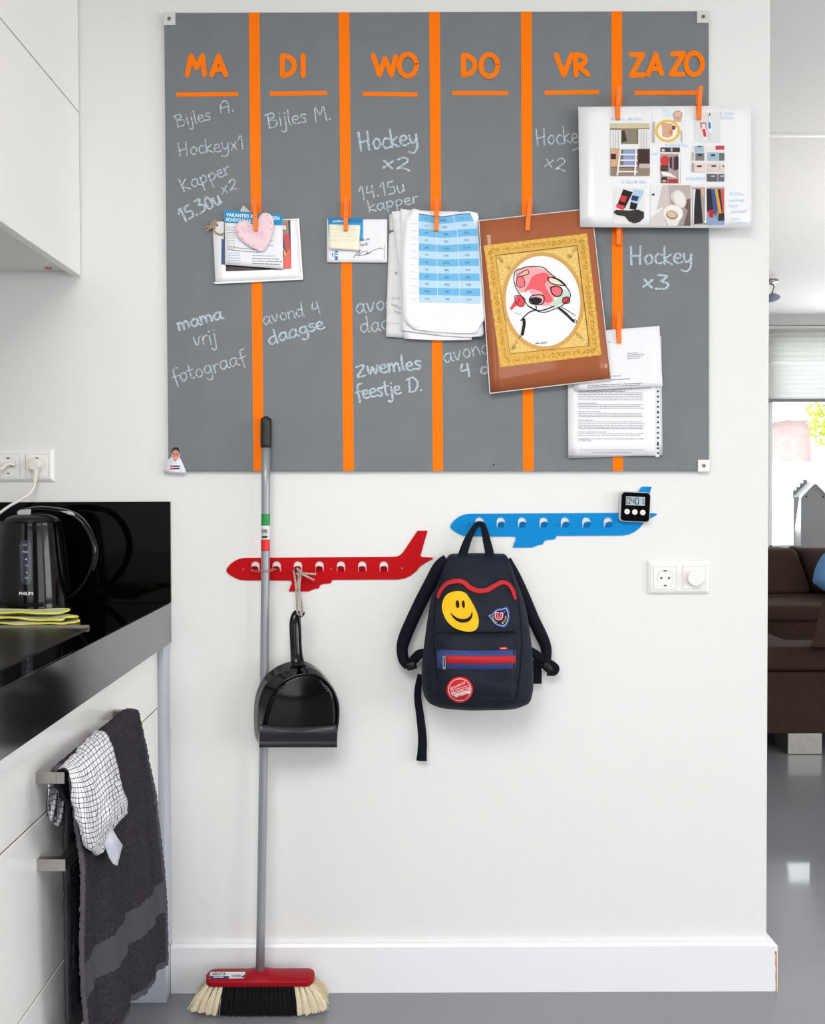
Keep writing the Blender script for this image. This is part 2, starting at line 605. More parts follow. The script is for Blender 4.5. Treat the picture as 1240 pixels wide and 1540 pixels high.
def write_px(s, x0, y0, x1, y1, xh, w, jitter=0.04, dbl=False):
    """handwriting from baseline start to end, px; returns a px mesh"""
    tot = sum(G[c][0] for c in s)
    L = math.hypot(x1 - x0, y1 - y0)
    sx = L / tot
    c, sn = (x1 - x0) / L, (y1 - y0) / L
    parts = []
    ax = 0.0
    for ch in s:
        wd, strokes = G[ch]
        jy = random.uniform(-1, 1) * jitter * xh * 2
        for st in strokes:
            pts = spline(st, 4) if len(st) > 2 else [(st[0][0] + (st[1][0] - st[0][0]) * t / 3, st[0][1] + (st[1][1] - st[0][1]) * t / 3) for t in range(4)]
            for rep in range(2 if dbl else 1):
                o = 0 if rep == 0 else 0.9
                q = []
                for (gx, gy) in pts:
                    X = (ax + gx) * sx + random.uniform(-1, 1) * 0.25 + o
                    Y = gy * xh + jy + random.uniform(-1, 1) * 0.25
                    q.append((x0 + X * c + Y * sn, y0 + X * sn - Y * c))
                parts.append(ribbon(q, w * 1.22))
        ax += wd
    return joinp(*parts)

# ================================================================== SETTING
XW = P(1155, 735, 0).x          # right end of the kitchen wall
HC = 2.5                        # ceiling height
XL = -1.14                      # left wall


def structure(o):
    o['kind'] = 'structure'
    return o


structure(mbox('floor', XL - 0.12, 6.2, -5.0, 5.4, -0.1, 0.0, M_FLOOR))
structure(mbox('ceiling', XL - 0.12, 6.2, -5.0, 5.4, HC, HC + 0.1, M_CEIL))
structure(mbox('wall_back', XL, XW, 0.0, 0.12, 0.0, HC, M_WALL, bv=0.002))
structure(mbox('wall_left', XL - 0.12, XL, -5.0, 5.4, 0.0, HC, M_WALL))
structure(mbox('wall_right', 6.1, 6.2, -5.0, 5.4, 0.0, HC, M_WALL))
structure(mbox('wall_rear', XL, 6.1, -5.0, -4.9, 0.0, HC, mat('slate_wall_paint', (92, 92, 96), 0.7)))
yc = PZ(1200, 203, HC).y
structure(mbox('trim_1', XW - 0.05, 6.1, yc - 0.008, yc + 0.008, HC - 0.006, HC, M_TRIM))

# baseboard with its mitred right end and chipped paint
bb = 0.112
bt = 0.018
XB = XW + bt
V, F = [], []
prof = [(0.0, 0.0), (-bt, 0.0), (-bt, bb - 0.006), (-bt + 0.005, bb), (0.0, bb)]
XB0 = P(247.5, 1200, -0.055).x + 0.001
for x in (XB0, XW):
    V += [Vector((x if y == 0 else (x if x < 0 else x - y), y, z)) for y, z in prof]
for x, y in ((1, 0.12),):
    V += [Vector((XW - yy, 0.12, z)) for yy, z in prof]
F = []
for s in range(2):
    for k in range(4):
        F.append((s * 5 + k, s * 5 + k + 1, s * 5 + 6 + k, s * 5 + 5 + k))
F += [(0, 1, 2, 3, 4), (10, 11, 12, 13, 14)]
bbo = structure(mk('baseboard_back', V, F, M_TRIM))
M_WOOD = mat('bare_wood', (196, 134, 66), 0.7, noise=(120, 0.25))
m0 = plane_map(-bt)
put('chipped_paint', tess([(258, 1505), (262, 1499), (268, 1494), (274, 1495), (279, 1494), (283, 1496), (288, 1497), (291, 1503), (290, 1507)]), m0, 0.0006, M_WOOD, bbo, 0.0005)
ed = [(1166.3, 1430), (1167.6, 1431), (1167.8, 1500), (1164.0, 1500), (1165.5, 1494), (1166.3, 1480), (1165.4, 1470), (1166.2, 1458), (1165.2, 1447), (1166.0, 1438), (1164.4, 1432)]
put('chipped_paint', tess(ed), m0, 0.0006, M_WOOD, bbo, 0.0005)

# far wall of the living room with its window
YF = 5.2
wx0, wx1 = P(1157, 700, YF).x, 5.6
wz0, wz1 = 0.62, P(1200, 499, YF).z
structure(mk('wall_far', *join(box(XL, wx0, YF, YF + 0.2, 0, HC), box(wx1, 6.1, YF, YF + 0.2, 0, HC),
                                box(wx0, wx1, YF, YF + 0.2, 0, wz0), box(wx0, wx1, YF, YF + 0.2, wz1, HC)), M_WALL))
wr = thing('window_1', ((wx0 + wx1) / 2, YF + 0.1, wz0), None, None)
wr['kind'] = 'structure'
fw = P(1165.5, 700, YF).x - wx0
M_FRAME = mat('white_window_frame', (240, 241, 240), 0.4)
fr = mk('window_frame', *join(box(wx0, wx0 + fw, YF + 0.06, YF + 0.12, wz0, wz1), box(wx1 - fw, wx1, YF + 0.06, YF + 0.12, wz0, wz1),
                              box(wx0, wx1, YF + 0.06, YF + 0.12, wz0, wz0 + 0.06), box(wx0, wx1, YF + 0.06, YF + 0.12, wz1 - 0.05, wz1),
                              box((wx0 + wx1) / 2 - 0.03, (wx0 + wx1) / 2 + 0.03, YF + 0.06, YF + 0.12, wz0, wz1)), M_FRAME, wr)
mbox('window_sill', wx0 - 0.05, wx1 + 0.05, YF - 0.16, YF + 0.06, wz0 - 0.03, wz0, M_TRIM, wr, 0.004)
mbox('pane', wx0 + fw, (wx0 + wx1) / 2 - 0.03, YF + 0.085, YF + 0.09, wz0 + 0.06, wz1 - 0.05, M_GLASS, wr)
mbox('pane', (wx0 + wx1) / 2 + 0.03, wx1 - fw, YF + 0.085, YF + 0.09, wz0 + 0.06, wz1 - 0.05, M_GLASS, wr)

# pleated blind
yb = YF - 0.03
bl = thing('pleated_blind', ((wx0 + wx1) / 2, yb, P(1200, 605, yb).z), 'white pleated blind half lowered over the far living-room window', 'blind')
zt, z1, z2 = HC - 0.012, P(1200, 545, yb).z, P(1200, 600, yb).z
mbox('head_rail', wx0 - 0.06, wx1 + 0.04, yb - 0.03, yb + 0.02, zt - 0.015, zt + 0.008, M_FRAME, bl, 0.002)


def pleats(name, za, zb, n, amp):
    V, F = [], []
    for i in range(2 * n + 1):
        z = za + (zb - za) * i / (2 * n)
        y = yb + (amp if i % 2 else -amp)
        V += [Vector((wx0 - 0.05, y, z)), Vector((wx1 + 0.03, y, z))]
    for i in range(2 * n):
        F.append((2 * i, 2 * i + 1, 2 * i + 3, 2 * i + 2))
    return mk(name, V, F, M_BLIND, bl)


pleats('gathered_pleats', zt - 0.016, z1, 6, 0.018)
pleats('fabric', z1, z2, 8, 0.008)
mbox('bottom_rail', wx0 - 0.05, wx1 + 0.03, yb - 0.012, yb + 0.012, P(1200, 604.5, yb).z, z2, mat('grey_rail', (130, 132, 134), 0.4), bl, 0.002)

# outside the window
structure(mbox('ground', -6, 24, 5.6, 26, -0.15, -0.05, mat('pale_paving', (190, 190, 186), 0.8)))
YO = 13.0
ho = thing('neighbour_house', (P(1200, 700, YO).x, YO + 1.5, -0.05), 'pale pink brick outbuilding with white roof edge seen through the far window', 'building')
hx0, hx1 = P(1150, 700, YO).x, P(1224, 700, YO).x
hz = P(1200, 632, YO).z
mbox('wall', hx0 - 2, hx1, YO, YO + 3, -0.05, hz, mat('pale_brick', (196, 174, 170), 0.9, noise=(8, 0.1)), ho)
a, b = P(1160, 636, YO - 0.2), P(1227, 625, YO - 0.2)
t = P(1160, 627, YO - 0.2).z - a.z
mk('roof_edge', [(a.x - 2, YO - 0.25, a.z - 0.3), (b.x, YO - 0.25, b.z), (b.x, YO - 0.25, b.z + t), (a.x - 2, YO - 0.25, a.z + t - 0.3),
                 (a.x - 2, YO + 3.1, a.z - 0.3), (b.x, YO + 3.1, b.z), (b.x, YO + 3.1, b.z + t), (a.x - 2, YO + 3.1, a.z + t - 0.3)],
   [(0, 1, 2, 3), (4, 7, 6, 5), (0, 4, 5, 1), (3, 2, 6, 7), (1, 5, 6, 2), (0, 3, 7, 4)], mat('white_fascia', (240, 240, 238), 0.5), ho)
dp = [P(1214, 634, YO - 0.1), P(1222, 641, YO - 0.12), P(1222.5, 700, YO - 0.12)]
mk('downpipe', *tube([dp[0], dp[1], dp[2], (dp[2].x, dp[2].y, 0)], 0.04), MATS['white_fascia'], ho, True)
fe = thing('garden_fence', (P(1200, 700, 11).x, 11, -0.05), 'white garden fence below the pink outbuilding outside the window', 'fence')
fz = P(1200, 697, 11).z
for k in range(26):
    x = 3.5 + k * 0.22
    mbox('board', x, x + 0.212, 11.0, 11.03, -0.05, fz, MATS['white_fascia'], fe)
mbox('rail', 3.5, 9.3, 10.96, 11.0, fz - 0.05, fz + 0.03, MATS['white_fascia'], fe)
tr = thing('garden_tree', (P(1246, 700, 10).x, 10, -0.05), 'bright yellow-green tree at the right edge of the far window', 'tree')
c0 = P(1246, 632, 10)
V, F = [], []
for k in range(420):
    d = Vector((random.gauss(0, 1), random.gauss(0, 1), random.gauss(0, 1))).normalized() * 0.42 * random.uniform(0.5, 1)
    c = Vector((c0.x + 0.05, 10, c0.z)) + Vector((d.x * 0.8, d.y, d.z))
    a = Vector((random.gauss(0, 1), random.gauss(0, 1), random.gauss(0, 1))).normalized() * 0.045
    b = a.cross(Vector((0.3, 0.5, 0.8))).normalized() * 0.03
    n = len(V); V += [c - a, c + b, c + a, c - b]; F.append((n, n + 1, n + 2, n + 3))
fo = mk('foliage', V, F, mat('lime_leaf', (196, 204, 96), 0.7), tr); fo['kind'] = 'stuff'
mk('trunk', *tube([(c0.x + 0.05, 10, -0.05), (c0.x + 0.03, 10, 0.8), (c0.x + 0.05, 10, c0.z)], [0.06, 0.05, 0.03]), mat('bark', (120, 100, 84), 0.9), tr, True)

# ================================================================== LIVING ROOM
# sofa section near: seat with metal block foot
ysf = -2 + 650 / 349 * 2.0
s1 = thing('sofa', (2.0, ysf + 0.5, 0), 'brown woven sofa seat in front on a square metal foot', 'sofa')
xr = PX(1217, 972, 0).x if False else P(1217, 972, ysf).x
zt = P(1180, 974, ysf).z
zm = P(1180, 1012, ysf).z
zb = P(1180, 1105, ysf).z
ol = [(1.15, ysf), (xr + 0.9, ysf), (xr + 0.9, ysf + 0.2), (xr, ysf + 0.22), (xr, ysf + 1.3), (1.15, ysf + 1.3)]
bevel(mk('seat_cushion', [(x, y, z) for z in (zm + 0.004, zt) for x, y in ol], [tuple(range(6)), tuple(range(11, 5, -1))] + [(i, (i + 1) % 6, 6 + (i + 1) % 6, 6 + i) for i in range(6)], M_SOFA, s1), 0.03, 4)
bevel(mk('base', *box(1.15, xr + 0.9, ysf + 0.01, ysf + 0.8, zb, zm), M_SOFA, s1), 0.012, 3)
fx0, fx1 = P(1184, 1120, ysf + 0.03).x, P(1236, 1120, ysf + 0.03).x
bevel(mk('foot', *box(fx0, fx1, ysf + 0.03, ysf + 0.16, 0, zb), M_STEEL, s1), 0.003, 2)
bevel(mk('foot', *box(1.2, 1.35, ysf + 0.6, ysf + 0.73, 0, zb), M_STEEL, s1), 0.003, 2)
# back cushion leaning at the right edge
q = [(1218, 973), (1223, 960), (1229, 930), (1236, 908), (1246, 902), (1290, 900), (1296, 975)]
bc = put('back_cushion', tess(spline(q, 4), L=None), plane_map(ysf + 0.06), 0, M_SOFA, s1, -0.18)
bevel(bc, 0.012, 3)

# far sofa section under the window
yf = 3.15
s2 = thing('sofa', (2.9, yf + 0.5, 0), 'long brown sofa with back cushions standing under the far window', 'sofa')
zs = P(1200, 911, yf).z
mk('base', *box(1.9, 4.6, yf + 0.02, yf + 1.0, 0.05, zs - 0.10), M_SOFA, s2)
bevel(mk('seat_cushion', *box(1.9, 4.6, yf, yf + 0.72, zs - 0.10, zs), M_SOFA, s2), 0.03, 4)
yk = yf + 0.55
xa, xb_ = P(1120, 860, yk).x, P(1219, 860, yk).x
zc0, zc1 = zs - 0.005, P(1190, 827, yk).z
V, F = box(xa, xb_ + 0.03, yk, yk + 0.25, zc0, zc1)
for i, v in enumerate(V):
    if v.z > (zc0 + zc1) / 2:
        v.y += 0.12
        if v.x > xa + 0.1: v.x -= 0.055
bevel(mk('back_cushion', V, F, M_SOFA, s2), 0.05, 5)
V, F = box(xb_ + 0.035, xb_ + 0.75, yk - 0.02, yk + 0.25, zc0, zc1 + 0.005)
for v in V:
    if v.z > (zc0 + zc1) / 2:
        v.y += 0.12
        if v.x < xb_ + 0.2: v.x -= 0.055
bevel(mk('back_cushion', V, F, M_SOFA, s2), 0.05, 5)
mk('frame', *box(1.9, 4.6, yf + 0.72, yf + 1.0, zs - 0.1, zs + 0.1), M_SOFA, s2)
# blue scatter cushion
cx = P(1248, 872, yk - 0.13)
cx.z = zs + 0.125
V, F = [], []
n = 14
for j in range(n + 1):
    for i in range(n + 1):
        u, v = i / n * 2 - 1, j / n * 2 - 1
        th = 0.07 * (max(0, (1 - u ** 4) * (1 - v ** 4))) ** 0.5
        V.append((u, v, th))
W = []
Rm = Euler((R(78), R(28), 0)).to_matrix()
for sgn in (1, -1):
    for u, v, t in V:
        W.append(cx + Vector((0.05, 0.0, 0.0)) + Rm @ Vector((u * 0.16 * (1 - 0.12 * v * v), v * 0.125 * (1 - 0.12 * u * u), sgn * t * 0.8)))
m_ = (n + 1) ** 2
for j in range(n):
    for i in range(n):
        a = j * (n + 1) + i
        F.append((a, a + 1, a + n + 2, a + n + 1)); F.append((a + m_, a + n + 1 + m_, a + n + 2 + m_, a + 1 + m_))
o = mk('scatter_cushion', W, F, mat('blue_cushion', (96, 142, 190), 0.9, bump=(400, 0.4, 0.002)), None, True)
o.location.z += 0.0
tag(o, 'light blue scatter cushion lying on the far brown sofa', 'cushion')

# grey house-shaped lantern on the window sill
yh = YF - 0.14
e0, e1 = P(1204, 748, yh), P(1245, 748, yh)
ap = P(1224.5, 727, yh)
zb = wz0
hl = thing('house_lantern', ((e0.x + e1.x) / 2, yh + 0.06, zb), 'tall grey house-shaped lantern with a gable roof on the far window sill', 'lantern')
dpt = 0.13
M_HOUSE = mat('grey_painted_wood', (138, 140, 142), 0.6)
pr = [(e0.x, zb), (e1.x, zb), (e1.x, e1.z), (ap.x, ap.z), (e0.x, e0.z)]
V = [Vector((x, yh, z)) for x, z in pr] + [Vector((x, yh + dpt, z)) for x, z in pr]
mk('body', V, [(0, 1, 2, 3, 4), (9, 8, 7, 6, 5)] + [(i, (i + 1) % 5, 5 + (i + 1) % 5, 5 + i) for i in (0, 1, 4)], M_HOUSE, hl)
mk('roof', [v + Vector((0, dy, dz)) for dz in (0, 0.012) for dy, vv in ((-0.01, (pr[4], pr[3], pr[2])), (dpt + 0.01, (pr[4], pr[3], pr[2]))) for v in [Vector((x, yh, z)) for x, z in vv]],
   [(0, 1, 4, 3), (1, 2, 5, 4), (6, 9, 10, 7), (7, 10, 11, 8), (0, 6, 7, 1), (1, 7, 8, 2), (3, 4, 10, 9), (4, 5, 11, 10), (0, 3, 9, 6), (2, 8, 11, 5)], M_TRIM, hl)
# crow-stepped back gable
st = [(e0.x, e0.z - 0.01)]
for k in range(4):
    x = e0.x + (ap.x - e0.x) * k / 4
    z = e0.z + (ap.z - e0.z) * (k + 1) / 4 + 0.03
    st += [(x, z), (x + (ap.x - e0.x) / 4, z)]
st += [(ap.x, e0.z - 0.01)]
mk('stepped_gable', [Vector((x, yh + dpt - 0.0, z)) for x, z in st] + [Vector((x, yh + dpt + 0.012, z)) for x, z in st],
   [tuple(range(10)), tuple(range(19, 9, -1))] + [(i, (i + 1) % 10, 10 + (i + 1) % 10, 10 + i) for i in range(10)], M_HOUSE, hl)
for px in (1212, 1237):
    c = P(px, 747, yh)
    mk('hole', *disc_y(c.x, c.z, 0.008, yh - 0.001, yh + 0.002, 12), M_DARK, hl)

# ceiling spot
yl = 3.6
cl = thing('ceiling_spotlight', (P(1157, 440, yl).x, yl, HC), 'small ceiling spotlight with a lilac oval shade beside the wall edge', 'lamp')
c = P(1160, 448, yl)
mk('base', *lathe(c.x - 0.01, yl, [(0.05, HC), (0.05, HC - 0.012), (0.046, HC - 0.016)], 20), M_STEEL, cl, True)
mk('arm', *tube([(c.x - 0.01, yl, HC - 0.014), (c.x + 0.012, yl - 0.01, HC - 0.04), (c.x, yl, c.z + 0.02)], 0.006), M_STEEL, cl, True)
V, F = lathe(0, 0, [(0.002, 0.024), (0.03, 0.02), (0.052, 0.0), (0.05, -0.01), (0.002, -0.014)], 24)
Rm = Euler((R(25), R(-20), 0)).to_matrix()
mk('shade', [Vector((c.x, yl, c.z)) + Rm @ v for v in V], F, mat('lilac_glass', (132, 134, 160), 0.3), cl, True)

# ================================================================== KITCHEN
XD = -0.53
XU = P(121, 300, 0).x           # face of upper doors
# upper cabinet
zu0 = P(121, 415.5, 0).z
uc = thing('wall_cabinet', (XU - 0.2, -0.8, zu0), 'white gloss wall cabinet with two stacked flap doors above the worktop', 'cabinet')
zs_ = P(120, 170, 0).z
mk('body', *join(box(XL + 0.002, XU - 0.022, -1.6, -0.003, zu0 + 0.012, HC - 0.01)), mat('white_cabinet_board', (226, 224, 220), 0.4), uc)
bevel(mk('door', *box(XU - 0.02, XU, -1.6, -0.004, zu0, zs_ - 0.0015), M_GLOSSW, uc), 0.0015)
bevel(mk('door', *box(XU - 0.02, XU + 0.0, -1.6, -0.004, zs_ + 0.0015, HC - 0.02), M_GLOSSW, uc), 0.0015)
c = PZ(90, 414, zu0 + 0.012)
V, F = lathe(c.x, min(c.y, -0.03), [(0.008, zu0 + 0.010), (0.008, zu0 + 0.013)], 16)
mk('cover_cap', V, F, mat('brown_cap', (176, 142, 112), 0.6), uc)

# base cabinet
ztw = P(257, 906, 0).z
zbw = P(258, 965.5, 0).z
YE = -1.75
XF = P(257.5, 930, 0).x        # worktop front edge
bcab = thing('base_cabinet', (-0.83, -0.9, 0), 'white gloss base cabinet with three drawers under the black worktop', 'cabinet')
mk('body', *box(XL + 0.002, XD - 0.022, YE, -0.06, 0.12, zbw - 0.002), mat('grey_carcass', (150, 152, 156), 0.5), bcab)
zd = [zbw - 0.004, 0.6715, 0.41, 0.137]
za = PX(208, 1092, XD).z
zc = PX(226, 1256, XD).z
zd[1], zd[2] = za, zc
HND = []
yh0 = PX(97, 1168, -0.487).y     # near end of the handles
yh1 = PX(206.5, 1068, -0.487).y   # far end
zh = PX(97, 1170, -0.487).z
for i in range(3):
    d = mk('drawer', *box(XD - 0.018, XD, YE, -0.062, zd[i + 1] + 0.0015, zd[i] - 0.0015), M_GLOSSW, bcab)
    bevel(d, 0.0012)
    mk('front_edge', *box(XD - 0.0195, XD - 0.002, YE, -0.0625, zd[i + 1] + 0.0002, zd[i + 1] + 0.0014), M_EDGE, d)
    z0 = zh if i == 0 else (PX(98, 1302, -0.487).z if i == 1 else zd[2] - 0.07)
    t = 0.009
    hv = join(box(-0.500, -0.487, yh0, yh1, z0 - t, z0 + t), box(XD, -0.4995, yh0, yh0 + 0.012, z0 - t, z0 + t), box(XD, -0.4995, yh1 - 0.012, yh1, z0 - t, z0 + t))
    h = mk('handle', *hv, M_STEEL, d)
    bevel(h, 0.001)
mk('plinth', *box(-0.62, -0.60, YE, -0.075, 0.0, 0.12), M_GREYP, bcab)

fl = mk('filler_panel', *join(box(-0.605, P(247.5, 1200, -0.055).x, -0.055, -0.001, 0.0, zbw - 0.002)), M_GREYP)
tag(fl, 'narrow grey filler panel between the drawers and the white wall', 'panel')
bevel(fl, 0.001)

wt = thing('worktop', (-0.83, -0.9, zbw), 'polished black worktop with a deep dark front edge', 'worktop')
bevel(mk('slab', *box(XL + 0.002, XF - 0.004, YE, -0.001, ztw - 0.03, ztw), M_BLACKG, wt), 0.001)
mk('front_edge', *box(XF - 0.004, XF, YE, -0.001, zbw, ztw - 0.0005), M_FASCIA, wt)
bs = mk('backsplash', *box(XL + 0.002, P(257, 800, 0).x, -0.008, -0.0005, ztw + 0.0005, P(200, 754.5, 0).z), M_BLACKG)
tag(bs, 'polished black splashback panel on the wall behind the kettle', 'panel')
bevel(bs, 0.0008)
# hob
h0 = PZ(133, 942, ztw + 0.004)
hob = thing('hob', (-0.85, h0.y - 0.26, ztw), 'flat black hob with a thin steel far edge set in the worktop', 'hob')
mk('glass', *box(XL + 0.06, h0.x, h0.y - 0.52, h0.y, ztw, ztw + 0.003), mat('hob_glass', (34, 32, 32), 0.22), hob)
mk('steel_edge', *box(XL + 0.06, h0.x - 0.0, h0.y, h0.y + 0.006, ztw, ztw + 0.006), M_STEEL, hob)

# ---------------- kettle
ky, kz = -0.13, ztw + 0.006
kx = P(49, 850, ky).x
kt = thing('kettle', (kx, ky, ztw), 'black glossy electric kettle with a water window on the worktop', 'kettle')
hk = P(49, 778, ky).z - kz - 0.012
prof = [(0.040, kz - 0.0), (0.077, kz + 0.002), (0.079, kz + 0.012), (0.0775, kz + 0.05), (0.073, kz + 0.1), (0.067, kz + 0.15), (0.062, kz + hk), (0.060, kz + hk + 0.004), (0.03, kz + hk + 0.006)]
mk('power_base', *lathe(kx, ky, [(0.078, ztw), (0.080, ztw + 0.004), (0.078, ztw + 0.008), (0.05, ztw + 0.0085)], 40), M_BLACKM, kt, True)
sp = spline([(r, z) for r, z in prof], 4)
V, F = lathe(kx, ky, sp, 48)
for v in V:                       # pulled-out pouring spout on the left
    a = math.atan2(v.y - ky, v.x - kx)
    top = max(0, (v.z - kz - 0.085) / (hk - 0.085))
    w = math.exp(-((abs(a) - math.pi) / 0.42) ** 2)
    k = 0.34 * w * min(top, 1) ** 1.3
    v.x = kx + (v.x - kx) * (1 + k); v.y = ky + (v.y - ky) * (1 + k * 0.3)
kb = mk('body', V, F, M_BLACKP, kt, True)
mk('lid', *lathe(kx, ky, spline([(0.056, kz + hk + 0.003), (0.05, kz + hk + 0.012), (0.03, kz + hk + 0.018), (0.003, kz + hk + 0.019)], 4), 32), M_BLACKM, kt, True)
hp = [(30, 771), (46, 767.5), (62, 766), (84, 768), (104, 772), (120, 781), (133, 797), (141, 815), (143.5, 832), (140, 852), (131, 872), (119, 888), (106, 898), (95, 901)]
pts = [P(x, y, ky) for x, y in spline(hp, 5)]
mk('handle', *tube(pts, [0.0065 + 0.001 * math.sin(math.pi * i / len(pts)) for i in range(len(pts))], 12, flat=1.7), M_BLACKP, kt, True)
M_GREYPL = mat('grey_plastic', (176, 178, 178), 0.35)
o = put('lid_button', tess([(25, 770), (30, 767), (47, 765.5), (46, 774), (27, 775)]), plane_map(ky), 0.018, M_GREYPL, kt, 0.036); bevel(o, 0.002)
o = put('lid_button', tess([(89, 768), (95, 768.5), (106, 769), (110, 771), (113.5, 776), (103, 774)]), plane_map(ky), 0.016, M_GREYPL, kt, 0.03); bevel(o, 0.002)
BV = BVHTree.FromPolygons([tuple(v) for v in V], F)


def drape_map(trees, lift=0.0):
    def f(px, py, h):
        d = ray(px, py).normalized()
        best = None
        for t in trees:
            hit = t.ray_cast(EYE, d)
            if hit[0] is not None and (best is None or hit[3] < best[3]): best = hit
        if best is None:
            best = None
            for r in (3, 6, 10, 16):
                for k in range(8):
                    dd = ray(px + r * math.cos(k * .785), py + r * math.sin(k * .785)).normalized()
                    for t in trees:
                        hit = t.ray_cast(EYE, dd)
                        if hit[0] is not None: best = hit; break
                    if best: break
                if best: break
            if best is None: return P(px, py, -0.05)
            dist = (best[0] - EYE).length
            return EYE + d * (dist - h)
        return best[0] - d * h
    return f


km = drape_map([BV])
cap = [(37.7 + 8.5 * math.cos(a) , 824 - 10.5 + 9 * math.sin(a)) for a in [math.pi + math.pi * k / 8 for k in range(9)]]
cap = [(29.5 + 0, 822)] + [(38 + 9 * math.cos(a), 821 + 9 * math.sin(a)) for a in [math.pi + math.pi * k / 8 for k in range(9)]] + [(47.5, 850)] + \
      [(39.5 + 8 * math.cos(a), 871 + 9 * math.sin(a)) for a in [math.pi * k / 8 for k in range(9)]]
put('water_window', tess(cap, L=5), km, 0.0012, mat('smoky_water_window', (40, 44, 56), 0.15), kt)
for (px, py, s) in ((37.5, 819.5, '1.7L'), (38.5, 830, 'MAX'), (39, 841, '-'), (40, 850, '1.0'), (40, 861, '-'), (40, 869, '0.5')):
    if s == '-': put('water_mark', tess(ell(px, py, 1.1, 1.1, 8)), km, 0.0018, ink(220, 222, 225), kt)
    else: put('water_mark', text2d(s, px, py, 3.0), km, 0.0018, ink(200, 204, 210), kt)
put('brand_lettering', text2d('PHILIPS', 39.5, 892.5, 4.6, 0, 0.02, 1.05), km, 0.0015, ink(225, 226, 230), kt)

# ---------------- microfibre cloth
cth = thing('cleaning_cloth', (PZ(50, 925, ztw).x, PZ(50, 925, ztw).y, ztw), 'folded grey cleaning cloth with yellow stitched edges in front of the kettle', 'cloth')
M_MICRO = mat('grey_microfibre', (186, 190, 168), 0.95, bump=(500, 0.8, 0.002), noise=(90, 0.06))
M_YEL = mat('yellow_edging', (222, 214, 78), 0.8)
layers = [([(-40, 921), (-5, 931), (20, 935), (45, 933), (66, 935), (93, 937), (104, 931), (118, 927), (117, 919), (108, 916), (60, 914), (-40, 913)], 0.003),
          ([(-40, 920), (0, 926), (30, 929), (62, 931), (92, 934), (98, 927), (112, 924), (117, 917), (108, 914), (60, 913), (-40, 913)], 0.010),
          ([(-40, 918), (0, 921), (35, 924), (60, 926), (80, 924), (97, 917), (104, 913), (97, 911), (50, 912), (-40, 913)], 0.019)]
for k, (pl, hgt) in enumerate(layers):
    sp_ = spline(pl, 4, True)
    V2, F2 = tess(sp_, L=14)
    def cm(px, py, h, hgt=hgt, k=k):
        w = PZ(px, 930 + (py - 911) * 0.42, ztw)
        return Vector((w.x, w.y, ztw + hgt + h + 0.0022 * math.sin(w.x * 55 + k * 2) * math.sin(w.y * 70 + k)))
    put('layer', (V2, F2), cm, 0, M_MICRO, cth, 0.003, True)
    mk('edging', *tube([cm(x, y, -0.0012) for x, y in sp_ + [sp_[0]]], 0.0021, 6), M_YEL, cth, True)


